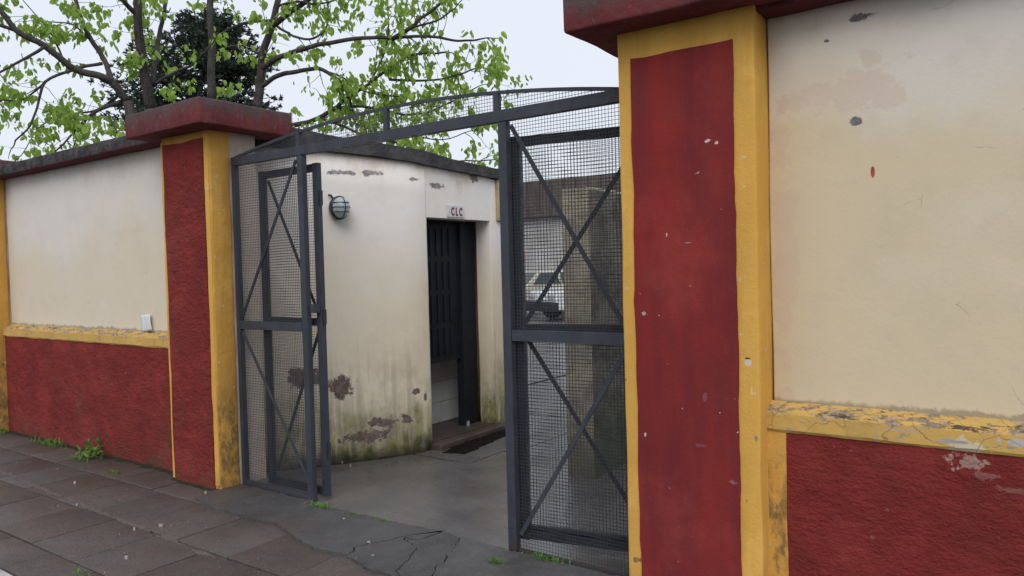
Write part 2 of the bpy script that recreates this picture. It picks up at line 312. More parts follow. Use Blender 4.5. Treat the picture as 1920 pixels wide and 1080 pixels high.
M['farbrown'] = simple('far_brown_boards', (.15, .12, .105), (.095, .08, .074), 3, .9, .2, .4, st=(3, 3, .4))

# ------------------------------------------------------------------ object helpers
ORG = {}
def mesh(name, vs, fs, mat, smooth=False):
    m = bpy.data.meshes.new(name); m.from_pydata([tuple(map(float, v)) for v in vs], [], fs); m.update()
    b = bmesh.new(); b.from_mesh(m); bmesh.ops.recalc_face_normals(b, faces=b.faces); b.to_mesh(m); b.free()
    m.materials.append(mat)
    if smooth: m.polygons.foreach_set('use_smooth', [True]*len(m.polygons))
    return m
def thing(name, label, cat, loc, group=None):
    o = bpy.data.objects.new(name, None); COL.objects.link(o); o.location = loc; o.empty_display_size = .1
    ORG[o] = Vector(loc); tag(o, label, cat, group); return o
def tag(o, label=None, cat=None, group=None, kind=None):
    for k, v in (('label', label), ('category', cat), ('group', group), ('kind', kind)):
        if v: o[k] = v
    return o
def obj(name, geo, mat, parent=None, smooth=False, loc=None, label=None):
    vs, fs = geo
    org = ORG[parent] if parent else Vector(loc or (0, 0, 0))
    m = mesh(name, [Vector(v)-org for v in vs], fs, mat, smooth)
    o = bpy.data.objects.new(name, m); COL.objects.link(o)
    if parent: o.parent = parent
    else: o.location = org
    ORG[o] = org
    if label: o['label'] = label
    return o
def join(gs):
    V, F = [], []
    for vs, fs in gs:
        n = len(V); V += list(vs); F += [tuple(i+n for i in f) for f in fs]
    return V, F
def box(x0, x1, y0, y1, z0, z1):
    v = [(x, y, z) for x in (x0, x1) for y in (y0, y1) for z in (z0, z1)]
    return v, [(0, 1, 3, 2), (4, 6, 7, 5), (0, 4, 5, 1), (2, 3, 7, 6), (0, 2, 6, 4), (1, 5, 7, 3)]
def lines(a, b, r, step):
    n = max(1, int(round((b-a-2*r)/step)))
    return [a, a+.3*r]+[a+r+(b-a-2*r)*i/n for i in range(n+1)]+[b-.3*r, b]
def rbox(x0, x1, y0, y1, z0, z1, r=.012, step=.12, amp=.004, fr=3.):
    """box with worn, rounded edges and a slightly uneven surface"""
    L = [lines(x0, x1, r, step), lines(y0, y1, r, step), lines(z0, z1, r, step)]
    lo, hi = Vector((x0+r, y0+r, z0+r)), Vector((x1-r, y1-r, z1-r))
    V, F, key = [], [], {}
    def vid(p):
        k = tuple(round(c, 5) for c in p)
        if k in key: return key[k]
        p = Vector(p); q = Vector([min(max(p[i], lo[i]), hi[i]) for i in range(3)]); d = p-q
        if d.length > 1e-9: p = q+d.normalized()*r
        p = p+mnoise.noise_vector(p*fr)*amp+mnoise.noise_vector(p*fr*5)*amp*.35
        key[k] = len(V); V.append(p); return key[k]
    for ax in range(3):
        a, b = [i for i in range(3) if i != ax]
        for val in (L[ax][0], L[ax][-1]):
            for i in range(len(L[a])-1):
                for j in range(len(L[b])-1):
                    f = []
                    for (s, t) in ((i, j), (i+1, j), (i+1, j+1), (i, j+1)):
                        p = [0, 0, 0]; p[ax] = val; p[a] = L[a][s]; p[b] = L[b][t]; f.append(vid(p))
                    F.append(tuple(f))
    return V, F
def bar(p, q, w, d, up=(0, 1, 0)):
    """rectangular bar from p to q: w across, d along 'up'"""
    p, q = Vector(p), Vector(q); t = (q-p).normalized(); u = Vector(up); u = (u-t*u.dot(t)).normalized(); s = t.cross(u)
    v = [c+s*a*w/2+u*b*d/2 for c in (p, q) for a in (-1, 1) for b in (-1, 1)]
    return v, [(0, 1, 3, 2), (4, 6, 7, 5), (0, 4, 5, 1), (2, 3, 7, 6), (0, 2, 6, 4), (1, 5, 7, 3)]
def tube(pts, rads, n=6, cap=True):
    pts = [Vector(p) for p in pts]; V, F = [], []; u = None
    for i, p in enumerate(pts):
        t = (pts[min(i+1, len(pts)-1)]-pts[max(i-1, 0)]).normalized()
        if u is None: u = t.orthogonal().normalized()
        else: u = (u-t*u.dot(t)); u = u.normalized() if u.length > 1e-6 else t.orthogonal().normalized()
        s = t.cross(u)
        for k in range(n):
            a = 2*math.pi*k/n; V.append(p+(u*math.cos(a)+s*math.sin(a))*rads[i])
    for i in range(len(pts)-1):
        for k in range(n): F.append((i*n+k, i*n+(k+1) % n, (i+1)*n+(k+1) % n, (i+1)*n+k))
    if cap: F += [tuple(range(n-1, -1, -1)), tuple(range((len(pts)-1)*n, len(pts)*n))]
    return V, F
def prism(poly, z0, z1):
    n = len(poly); V = [(x, y, z0) for x, y in poly]+[(x, y, z1) for x, y in poly]
    return V, [tuple(range(n-1, -1, -1)), tuple(range(n, 2*n))]+[(i, (i+1) % n, n+(i+1) % n, n+i) for i in range(n)]
def shrink(poly, d, var=False):
    n = len(poly); A = sum(poly[i][0]*poly[(i+1) % n][1]-poly[(i+1) % n][0]*poly[i][1] for i in range(n)); s = 1 if A > 0 else -1
    out = []
    for i in range(n):
        a, b, c = Vector(poly[i-1]), Vector(poly[i]), Vector(poly[(i+1) % n])
        t = (c-a); t = t.normalized() if t.length else Vector((1, 0)); q = d*(.35+1.5*abs(mnoise.noise(Vector((b.x*11, b.y*11, 2.))))) if var else d; out.append((b.x-s*t.y*q, b.y+s*t.x*q))
    return out
def rough_line(pts, step=.03, amp=.008, seed=0):
    out = []
    for i in range(len(pts)-1):
        a, b = Vector(pts[i]), Vector(pts[i+1]); n = max(1, int((b-a).length/step))
        for k in range(n):
            p = a.lerp(b, k/n); w = amp if k else amp*.3
            q = mnoise.noise_vector(Vector((p.x*23+seed, p.y*23, seed)))*w+mnoise.noise_vector(Vector((p.x*60+seed, p.y*60, seed)))*w*.5+mnoise.noise_vector(Vector((p.x*7+seed, p.y*7, seed)))*w*1.4*(1 if k else .2); out.append((p.x+q.x, p.y+q.y))
    out.append(tuple(pts[-1])); return out
def catmull(pts, n=4):
    P = [Vector(p) for p in pts]; P = [P[0]*2-P[1]]+P+[P[-1]*2-P[-2]]; out = []
    for i in range(1, len(P)-2):
        for k in range(n):
            t = k/n; a, b, c, d = P[i-1:i+3]
            out.append(.5*((2*b)+(c-a)*t+(2*a-5*b+4*c-d)*t*t+(3*b-a-3*c+d)*t**3))
    return out+[P[-2]]
def panel(x0, x1, y, z0, z1, depth, wob=.006, seed=0, step=.06):
    """a painted field with hand-wobbled edges standing just proud of the face y"""
    def edge(a, b, ax):
        n = max(2, int(abs(b-a)/step)); return [a+(b-a)*i/n for i in range(n)]
    ring = [(x, z0) for x in edge(x0, x1, 0)]+[(x1, z) for z in edge(z0, z1, 1)]+[(x, z1) for x in edge(x1, x0, 0)]+[(x0, z) for z in edge(z1, z0, 1)]
    R = []
    for (x, z) in ring:
        n1 = mnoise.noise(Vector((x*4+seed, z*4, seed)))*wob+mnoise.noise(Vector((x*17, z*17, seed+5)))*wob*.5
        n2 = mnoise.noise(Vector((x*4, z*4+seed, seed+9)))*wob+mnoise.noise(Vector((x*17, z*17+3, seed)))*wob*.5
        R.append((x+n1, z+n2))
    n = len(R); V = [(x, y-depth, z) for x, z in R]+[(x, y+.02, z) for x, z in R]
    return V, [tuple(range(n)), tuple(range(2*n-1, n-1, -1))]+[(i, n+i, n+(i+1) % n, (i+1) % n) for i in range(n)]

# ------------------------------------------------------------------ ground
def struct(name, geo, mat, label=None):
    o = obj(name, geo, mat); o['kind'] = 'structure'
    return o
struct('ground', prism([(-900, -900), (900, -900), (900, 900), (-900, 900)], -.6, -.14), M['soilground'])
struct('road', prism([(-60, -14), (60, -14), (60, -1.62), (-60, -1.62)], -.3, -.125), M['asphalt'])
struct('yard', prism([(-40, .30), (14, .30), (14, 40), (-40, 40)], -.13, -.012), M['yard'])
kerb = struct('kerb', prism([(-60, -1.615), (-14, -1.615), (-14, -1.47), (-60, -1.47)], -.3, -.004), M['kerb'])
kg = mesh('kerbstone', *rbox(-.496, .496, -.0725, .0725, -.28, .004, .012, .3, .003), M['kerb'], True)
for i in range(18):
    o = bpy.data.objects.new('kerbstone', kg); COL.objects.link(o); o.parent = kerb; o.location = (-13.5+i, -1.5425, rnd.uniform(-.003, .003))
struct('ground_bed', prism([(-14, -1.466), (4, -1.466), (4, .30), (-14, .30)], -.13, -.014), M['bed'])
pv = struct('pavement', prism([(-60, -1.466), (-14.004, -1.466), (-14.004, .2), (-60, .2)], -.12, 0), M['paver'])
# pavers: rows 0.49 m deep in running bond, joints measured from the photograph
pg = {}
def paver(x0, x1, y0, y1):
    w, d = round(x1-x0-.010, 3), round(y1-y0-.010, 3)
    key = (w, d, rnd.randrange(3))
    if key not in pg: pg[key] = mesh('paver', *rbox(-w/2, w/2, -d/2, d/2, -.05, 0, .006, 1., .0022, 6+key[2]), M['paver'], True)
    o = bpy.data.objects.new('paver', pg[key]); COL.objects.link(o); o.parent = pv
    o.location = ((x0+x1)/2, (y0+y1)/2, rnd.uniform(-.003, .002)); o.rotation_euler = (rnd.uniform(-.006, .006), rnd.uniform(-.006, .006), 0)
for y0, y1, off in ((-1.464, -1.21, -4.585), (-1.21, -.72, -4.86), (-.72, -.235, -4.665), (-.235, .10, -4.80)):
    k = math.floor((-14-off)/.505)+1
    while off+.505*(k+1) < 4: paver(off+.505*k, off+.505*(k+1), y0, y1); k += 1
mt = struct('mortar_line', prism([(-7.39, -.615), (-7.35, -.615), (-7.35, -.60), (-7.39, -.60)], -.012, .002), M['mortar'])
for q, (xa, xb) in enumerate(((-7.3, -6.55), (-6.5, -5.7), (-5.66, -4.95), (-4.93, -4.42), (-4.37, -4.05), (-3.95, -3.7))):
    ml = rough_line([(xa, -.60-.165*(xa+7.4)/3.9), ((xa+xb)/2, -.60-.165*((xa+xb)/2+7.4)/3.9), (xb, -.60-.165*(xb+7.4)/3.9)], .03, .016, q)
    wd_ = lambda x, sd: max(.0015, (.016+.012*mnoise.noise(Vector((x*11, sd, q))))*min(1, (x-xa)/.12+.1, (xb-x)/.12+.1))
    obj('mortar_strip', prism([(x, y-wd_(x, 4)) for x, y in ml]+[(x, y+wd_(x, 0)) for x, y in reversed(ml)], -.012, .0030), M['mortar'], mt)
# passage floor of concrete slabs
fl = struct('passage_floor', prism([(-5.6, .305), (-1.2, .305), (-1.2, 6.2), (-5.6, 6.2)], -.1, -.008), M['bed'])
edge = rough_line([(-4.86, .215)]+[gnd(*p) for p in ((600, 948), (640, 960), (700, 972), (760, 985), (800, 993), (860, 1008), (920, 1025), (950, 1032))]+[(-1.55, .17)], .04, .012, 1)
def slabpiece(poly, z=.0):
    o = obj('concrete_slab', prism(shrink(poly, .004), -.06, z), M['slab'], fl)
slabpiece(edge+[(-1.5, 1.46), (-2.9, 1.47), (-3.75, 1.50), (-3.9, 1.47), (-5.5, 1.5), (-5.5, .35)], .002)
for (x0, x1, y0, y1) in ((-5.5, -3.72, 1.5, 1.97), (-3.72, -1.5, 1.47, 1.95), (-5.5, -3.60, 1.97, 3.40), (-3.60, -1.5, 1.95, 3.42), (-5.5, -3.4, 3.42, 4.7), (-3.4, -1.5, 3.44, 4.7), (-5.5, -3.7, 4.7, 6.1), (-3.7, -1.5, 4.7, 6.1)):
    e1 = rough_line([(x0, y0), (x1, y0)], .06, .008, 2)
    slabpiece(e1+[(x1, y1), (x0, y1)], rnd.uniform(-.002, .003))
# cracked screed apron in front of the gate
ap = struct('apron', prism([(-4.6, -.12), (-1.0, -.12), (-1.0, .13), (-4.6, .13)], -.1, -.006), M['bed'])
G = lambda *ps: [gnd(*p) for p in ps]
E1 = G((362, 938), (400, 955), (440, 968), (520, 988), (540, 1002), (575, 1025), (620, 1042), (652, 1046))
K1 = G((652, 1046), (665, 1031), (735, 1017), (752, 1012)); K1b = G((752, 1012), (775, 1018), (800, 1014), (832, 1000))
IN = [(-2.87, .165), (-3.16, .155), (-3.43, .145), (-3.7, .13), (-3.92, .14), (-4.1, .16), (-4.79, .16), (-4.80, -.015)]
E2 = G((652, 1046), (680, 1065), (720, 1080), (760, 1110)); K2 = G((752, 1012), (781, 1035), (765, 1057), (742, 1075), (760, 1110))
K3 = G((866, 1011), (850, 1040), (828, 1062), (800, 1090), (790, 1125))
def apiece(lines_, seed, z):
    poly = []
    for ln in lines_: poly += rough_line(ln, .016, .017, seed)[:-1]
    o = obj('screed_piece', prism(shrink(poly, .0040, True), -.03, z+.005), M['apron'], ap)
apiece([E1, K1, K1b, [K1b[-1]]+IN+[E1[0]]], 11, .014)
apiece([E2, K2[::-1], K1[::-1]], 11, .012)
apiece([K2, [K2[-1], K3[-1]], K3[::-1], [K3[0], K1b[-1]], K1b[::-1]], 11, .010)
apiece([K3, [K3[-1], (-2.2, -.52), (-1.5, -.55), (-.6, -.50), (-.6, -.03), (-1.56, -.015), (-1.6, .15), (-2.4, .155), K3[0]]], 11, .011)

# ------------------------------------------------------------------ boundary walls and pillars
def street_wall(x0, x1, zl, label, side):
    t = thing('boundary_wall', label, 'wall', ((x0+x1)/2, .3, 0), 'boundary walls along the pavement')
    mw = M['wall_left'] if side == 'l' else M['wall_right']; rm = M['red_rough'] if side == 'l' else M['red_dado_right']
    obj('wall_face', rbox(x0+(.013 if side == 'r' else 0), x1, .175, .40, -.05, 2.60, .01, .25, .005, 1.6), mw, t, True)
    obj('coping', rbox(x0, x1, .03, .50, 2.582, 2.692, .014, .12, .005, 4), M['coping'], t, True)
    zb = zl-.118
    obj('dado', rbox(x0, x1, .108, .19, -.05, zb+.004, .008, .10, .004, 5), rm, t, True)
    # ledge with a weathered sloping top
    n = int((x1-x0)/.035); V, F = [], []
    for i in range(n+1):
        x = x0+(x1-x0)*i/n; w = lambda s: mnoise.noise(Vector((x*7, s*3.1, 1.3)))*.004+mnoise.noise(Vector((x*29, s*3.1, 1.3)))*.0022
        prof = [(.19, zl), (.172, zl+w(9)), (.104+w(1), zl-.034+w(2)), (.096+w(3), zl-.042+w(4)), (.094+w(5), zb+.012+w(6)), (.102+w(7), zb+w(8)), (.19, zb)]
        V += [(x, y, z) for y, z in prof]
    for i in range(n):
        for k in range(6): F.append((i*7+k, i*7+k+1, (i+1)*7+k+1, (i+1)*7+k))
    F += [tuple(range(7)), tuple(range(n*7+6, n*7-1, -1))]
    obj('ledge', (V, F), M['yellow_ledge'], t, False)
    if side == 'r':
        obj('yellow_border', panel(x0, x0+.084, .108, 0, zb+.002, .004, .004, 4), M['yellow_side'], t)
    return t
street_wall(-8.66, -5.40, 1.10, 'long cream boundary wall with red base, left of the gateway', 'l')
street_wall(-.965, 4.0, .945, 'cracked cream boundary wall with red base at the right edge', 'r')

def pillar(x0, x1, y0, zc, ych, label, kind):
    t = thing('gate_pillar', label, 'pillar', ((x0+x1)/2, y0+.1, 0), 'pillars of the boundary wall')
    if kind == 'near':
        obj('shaft', rbox(x0, x1, y0, y0+.50, -.05, zc+.01, .012, .10, .005, 3), M['yellow'], t, True)
        obj('red_panel', panel(x0+.068, x1-.088, y0, -.02, zc-.125, .0085, .008, 2), M['red_smooth'], t)
    else:
        obj('shaft', rbox(x0, x1, y0, y0+.166, -.05, zc+.01, .014, .08, .006, 4), M['yellow_side'], t, True)
        obj('return_wall', rbox(x0+.06, x1-.012, y0+.16, .40, -.05, zc+.012, .01, .12, .005, 3), M['wall_plain'], t, True)
        obj('red_panel', panel(x0+.035, x1-.062, y0, .01, zc-.055, .009, .010, 6), M['red_rough'], t)
        if True: obj('yellow_border', panel(x0+.004, x0+.032, y0, .02, zc-.03, .004, .004, 12), M['yellow'], t)
        obj('yellow_edge', panel(x1-.058, x1-.008, y0, .04, zc-.03, .004, .005, 15), M['yellow'], t)
    o = .178
    obj('cap', rbox(x0-o, x1+o, y0-o, ych, zc, zc+.178, .014, .10, .006, 4), M['cap'], t, True)
    return t
pillar(-5.415, -4.80, 0, 2.583, .60, 'slim red panelled pillar with red cap on the left of the gate', 'far')
pillar(-1.581, -.957, .008, 2.602, .62, 'nearest tall pillar with smooth red panel and yellow borders', 'near')
pillar(-9.28, -8.66, 0, 2.583, .60, 'yellow pillar cut off by the left edge of the picture', 'far')

# ------------------------------------------------------------------ gate
gate = thing('entrance_gate', 'grey steel mesh gate with arched top standing open between the pillars', 'gate', (-3.2, .19, 0))
GY = .19
def gp(name, geo, mat='iron', parent=None, smooth=False): return obj(name, geo, M[mat], parent or gate, smooth)
def wires(x0, x1, z0, z1, T, pitch=.0185, r=.00135, top=None, seed=0):
    """woven wire: T maps (u, z, offset) to a point"""
    gs = []
    rr = random.Random(seed)
    def strand(f, n):
        V, F = [], []
        for i in range(n+1):
            p = f(i/n); j = Vector((rr.uniform(-1, 1), 0, rr.uniform(-1, 1)))*.0009
            for a, b in ((-1, 0), (0, -1), (1, 0), (0, 1)): V.append((p, a, b, j))
        return V, n
    nx = int((x1-x0)/pitch)
    for i in range(1, nx):
        u = x0+(x1-x0)*i/nx; zt = top(u) if top else z1
        if zt-z0 < .01: continue
        n = max(1, int((zt-z0)/.22)); V, F = [], []
        for k in range(n+1):
            z = z0+(zt-z0)*k/n; w = mnoise.noise(Vector((u*3, z*2.5, seed)))*.006; d = rr.uniform(-.0007, .0007)
            V += [T(u+w+d-r, z, 0), T(u+w+d, z, -r), T(u+w+d+r, z, 0), T(u+w+d, z, r)]
        for k in range(n):
            for q in range(4): F.append((k*4+q, k*4+(q+1) % 4, k*4+4+(q+1) % 4, k*4+4+q))
        gs.append((V, F))
    nz = int((z1-z0)/pitch)
    for i in range(1, nz):
        z = z0+(z1-z0)*i/nz; us = [x0+(x1-x0)*k/8 for k in range(9)]
        if top:
            us = [x0+(x1-x0)*k/60 for k in range(61) if top(x0+(x1-x0)*k/60) > z]
            if len(us) < 2: continue
        V, F = [], []
        for u in us:
            w = mnoise.noise(Vector((u*3, z*2.5, seed+7)))*.006+rr.uniform(-.0007, .0007)
            V += [T(u, z+w-r, .002), T(u, z+w, .002-r), T(u, z+w+r, .002), T(u, z+w, .002+r)]
        for k in range(len(us)-1):
            for q in range(4): F.append((k*4+q, k*4+(q+1) % 4, k*4+4+(q+1) % 4, k*4+4+q))
        gs.append((V, F))
    return join(gs)
TP = lambda u, z, d: (u, GY+.004+d, z)
def post(x, z1=2.335, w=.06): return box(x-w/2, x+w/2, GY-.019, GY+.019, -.02, z1)
XL0, XL1, XR0, XR1 = -4.775, -4.035, -2.362, -1.62
for x, w in ((XL0, .036), (XL1, .054), (XR0, .054), (XR1, .036)): gp('post', post(x, w=w))
gp('top_beam', bar((-4.79, GY, 2.368), (-1.60, GY, 2.368), .060, .044))
def archz(u): return 2.535-.145*((u+3.2)/1.6)**2
gp('arch_rail', tube([(u, GY, archz(u)) for u in np.linspace(-4.79, -1.60, 33)], [.0125]*33, 4), smooth=False)
for x in (-4.055, -3.236, -2.403, -1.70): gp('arch_strut', box(x-.016, x+.016, GY-.014, GY+.014, 2.39, archz(x)))
gp('arch_mesh', wires(-4.77, -1.62, 2.395, 2.53, TP, top=archz, seed=3), 'wire')['kind'] = 'stuff'
def fixed(xa, xb, s, seed):
    gp('mid_rail', box(xa+.021 if xa < -4 else xa+.032, xb-.032 if xa < -4 else xb-.021, GY-.018, GY+.018, 1.155, 1.213))
    gp('bottom_rail', box(xa+.021 if xa < -4 else xa+.032, xb-.032 if xa < -4 else xb-.021, GY-.012, GY+.012, .0 if s > 0 else -.012, .045 if s > 0 else .018))
    if s > 0: gp('brace', bar((xa+.03, GY-.006, 1.23), (xb-.05, GY-.006, 2.31), .024, .006), 'iron_shaded'); gp('brace', bar((xa+.03, GY-.006, 1.14), (xb-.04, GY-.006, .16), .024, .006))
    else: gp('brace', bar((xa+.05, GY-.006, 2.31), (xb-.03, GY-.006, 1.23), .024, .006), 'iron_shaded'); gp('brace', bar((xa+.05, GY-.006, .10), (xb-.03, GY-.006, 1.14), .024, .006))
    gp('wire_mesh', wires(xa, xb, .0, 2.335, TP, seed=seed), 'wire')['kind'] = 'stuff'
fixed(XL0, XL1, 1, 11); fixed(XR0, XR1, -1, 23)
def leaf(hx, hy, ang, w, s, seed, z0, z1):
    """open leaf swung back behind the fixed panel; u runs from the hinge outward"""
    ca, sa = math.cos(ang), math.sin(ang)
    T = lambda u, z, d: (hx+ca*u-sa*d, hy+sa*u+ca*d, z)
    L = obj('gate_leaf', bar(T(0, z0, 0), T(0, z1, 0), .052, .034, up=(-sa, ca, 0)), M['iron' if s > 0 else 'iron_shaded'], gate)
    for z in (z1-.03, 1.215, z0+.03): obj('weld', rbox(*sum(([min(a_, b_)-.012, max(a_, b_)+.012] for a_, b_ in zip(T(.03, z, -.014), T(.03, z, -.008))), []), .006, .02, .002, 40), M['weld'], L)
    def lp(n, g, m='iron_shaded'): return obj(n, g, M[m], L)
    U = (-sa, ca, 0)
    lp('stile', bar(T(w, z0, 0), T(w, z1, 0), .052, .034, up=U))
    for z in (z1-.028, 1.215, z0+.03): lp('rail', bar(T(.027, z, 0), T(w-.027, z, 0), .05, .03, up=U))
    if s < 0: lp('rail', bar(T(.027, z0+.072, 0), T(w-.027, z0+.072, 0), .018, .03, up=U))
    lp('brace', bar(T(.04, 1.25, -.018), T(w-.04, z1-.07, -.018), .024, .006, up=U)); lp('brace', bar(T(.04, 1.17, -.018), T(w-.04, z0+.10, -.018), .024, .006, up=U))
    lp('wire_mesh', wires(0, w, z0, z1, T, seed=seed), 'wire')['kind'] = 'stuff'
    for z in (.35, 1.25, 2.05): lp('hinge', tube([T(-.038, z-.05, 0), T(-.038, z+.05, 0)], [.011, .011], 8))
    return L
leaf(-3.972, .262, math.pi-.02, .60, 1, 31, .03, 2.285)
leaf(-2.335, .262, .20, .74, -1, 41, .05, 2.262)
gp('latch', box(-4.0, -3.955, GY+.0, GY+.05, 1.28, 1.34))

# ------------------------------------------------------------------ outbuilding with the doorway
bl = thing('outbuilding', 'stained cream outbuilding with an open dark doorway inside the gate', 'building', (-4.9, 1.8, 0))
path = catmull([Vector(p+(0,)) for p in ((-5.02, .46), (-4.87, .62), (-4.70, .86), (-4.53, 1.13), (-4.405, 1.35), (-4.325, 1.51), (-4.291, 1.62), (-4.285, 1.70))], 6)
def ribbon(path, z0, z1, th, nz=10, amp=.004):
    """upright wall following a curved line"""
    P = [Vector((p.x, p.y)) for p in path]; n = len(P); V, F = [], []; N = []
    for i in range(n):
        t = (P[min(i+1, n-1)]-P[max(i-1, 0)]).normalized(); N.append(Vector((t.y, -t.x)))
    zf = z1 if callable(z1) else (lambda p: z1)
    for i in range(n):
        for k in range(nz+1):
            z = z0+(zf(P[i])-z0)*k/nz; d = mnoise.noise(Vector((P[i].x*3, P[i].y*3, z*3)))*amp
            V.append((P[i].x+N[i].x*d, P[i].y+N[i].y*d, z))
    for i in range(n):
        for k in range(nz+1):
            z = z0+(zf(P[i])-z0)*k/nz; V.append((P[i].x-N[i].x*th, P[i].y-N[i].y*th, z))
    b = n*(nz+1); q = nz+1
    for i in range(n-1):
        for k in range(nz):
            F.append((i*q+k, (i+1)*q+k, (i+1)*q+k+1, i*q+k+1)); F.append((b+i*q+k, b+i*q+k+1, b+(i+1)*q+k+1, b+(i+1)*q+k))
        F.append((i*q+nz, (i+1)*q+nz, b+(i+1)*q+nz, b+i*q+nz)); F.append((i*q, b+i*q, b+(i+1)*q, (i+1)*q))
    for i in (0, n-1):
        for k in range(nz): F.append((i*q+k, i*q+k+1, b+i*q+k+1, b+i*q+k))
    return V, F
wtop = lambda p: float(np.interp(p.y, [.4, 1.06, 1.42, 1.72, 2.5, 3.1], [2.552, 2.510, 2.474, 2.443, 2.413, 2.40]))
w = obj('wall', ribbon(path, -.05, wtop, .17), M['wall_inner'], bl)
w.data.polygons.foreach_set('use_smooth', [abs(p.normal.z) < .5 for p in w.data.polygons])
obj('door_jamb_wall', rbox(-4.46, -4.285, 2.60, 3.02, -.05, 2.398, .008, .15, .003), M['wall_inner'], bl, True)
obj('lintel', ribbon([Vector((-4.2853, 1.7003, 0)), Vector((-4.285, 2.0, 0)), Vector((-4.285, 2.3, 0)), Vector((-4.285, 2.62, 0))], 2.0, lambda p: 2.442-.034*(p.y-1.7), .17, 3, .0), M['wall_inner'], bl)
obj('beam_end', rbox(-4.44, -4.252, 2.70, 3.02, 2.0, 2.40, .006, .12, .002), M['tan_block'], bl, True)
obj('end_wall', rbox(-6.6, -4.47, 2.85, 3.0, -.05, 2.39, .008, .3, .003), M['wall_inner'], bl, True)
# sloping roof slab whose edge follows the wall
rp = [(p.x, p.y) for p in path]; rim = []
for i, p in enumerate(path):
    t = (path[min(i+1, len(path)-1)]-path[max(i-1, 0)]).normalized(); rim.append((p.x+t.y*.045, p.y-t.x*.045))
rim += [(-4.235, 2.0), (-4.235, 2.4), (-4.235, 2.8), (-4.235, 3.10)]
rim = [r_ for r_ in rim if r_[0] > -5.3]
inner = [(-6.7, 3.10), (-6.7, .45)]
poly = rim+inner; n = len(poly)
zt = lambda y: float(np.interp(y, [.4, .72, .99, 1.4, 1.88, 2.26, 3.1], [2.735, 2.682, 2.626, 2.576, 2.530, 2.505, 2.485]))
zbm = lambda y: float(np.interp(y, [.4, 1.06, 1.42, 1.72, 2.5, 3.1], [2.545, 2.503, 2.467, 2.436, 2.406, 2.394]))
V = [(x, y, zbm(y)+mnoise.noise(Vector((x*6, y*6, 0)))*.006) for x, y in poly]+[(x, y, zt(y)+mnoise.noise(Vector((x*6, y*6, 5)))*.010) for x, y in poly]
obj('roof_slab', (V, [tuple(range(n-1, -1, -1)), tuple(range(n, 2*n))]+[(i, (i+1) % n, n+(i+1) % n, n+i) for i in range(n)]), M['fascia'], bl)
# interior
obj('interior_floor', join([box(-6.4, -4.60, 1.2, 2.84, -.03, .058), box(-4.598, -4.302, 1.72, 2.598, -.03, .0575)]), M['step'], bl)
obj('step', rbox(-4.30, -4.175, 1.69, 2.66, -.03, .055, .008, .15, .003), M['step'], bl, True)
obj('partition', box(-4.90, -4.80, 1.2, 2.85, .056, 2.40), M['grout'], bl)
for iz in range(5):
    for iy in range(5):
        y0, z0 = 1.66+iy*.30+(.15 if iz % 2 else 0)-.15, .060+iz*.2
        obj('wall_tile', box(-4.80, -4.792, y0+.002, min(y0+.298, 2.84), z0+.002, z0+.197), M['tile'], bl)
dr = obj('door', box(-4.53, -4.50, 1.60, 2.37, .70, 1.985), M['steel_door'], bl)
for r_ in range(4):
    for k in range(7):
        y = 1.70+k*.088; z = .76+r_*.305
        obj('rib', box(-4.50, -4.488, y, y+.028, z, z+.25), M['steel_door'], dr)
df = obj('door_frame', join([box(-4.545, -4.465, 2.37, 2.44, .058, 1.995), box(-4.56, -4.485, 2.442, 2.60, .058, 1.99)]), M['steel_door'], bl)
obj('frame_head', box(-4.54, -4.46, 1.56, 2.366, 1.985, 2.0), M['steel_door'], df)
obj('threshold_bolt', tube([(-4.46, 2.405, .058), (-4.46, 2.405, .10)], [.02, .016], 8), M['rim'], df)

# sign over the door
sg = thing('door_sign', 'small white plaque with red letters above the dark doorway', 'sign', (-4.285, 2.09, 2.012))
pl = obj('plaque', rbox(-4.284, -4.274, 1.972, 2.208, 2.012, 2.118, .003, .1, .001), M['plaque'], sg)
for i, ch in enumerate('CLC'):
    cu = bpy.data.curves.new('letter', 'FONT'); cu.body = ch; cu.size = .098; cu.extrude = .0015; cu.offset = .003; cu.align_x = 'CENTER'
    to = bpy.data.objects.new('tmp', cu); COL.objects.link(to)
    dg = bpy.context.evaluated_depsgraph_get(); me = bpy.data.meshes.new_from_object(to.evaluated_get(dg)); bpy.data.objects.remove(to)
    me.materials.clear(); me.materials.append(M['letter'])
    o = bpy.data.objects.new('letter', me); COL.objects.link(o); o.parent = sg
    o.matrix_local = Matrix.Translation(Vector((-4.2722, 2.040+i*.056, 2.030))-Vector((-4.285, 2.09, 2.012))) @ Matrix(((0, 0, 1, 0), (.62, 0, 0, 0), (0, 1, 0, 0), (0, 0, 0, 1)))

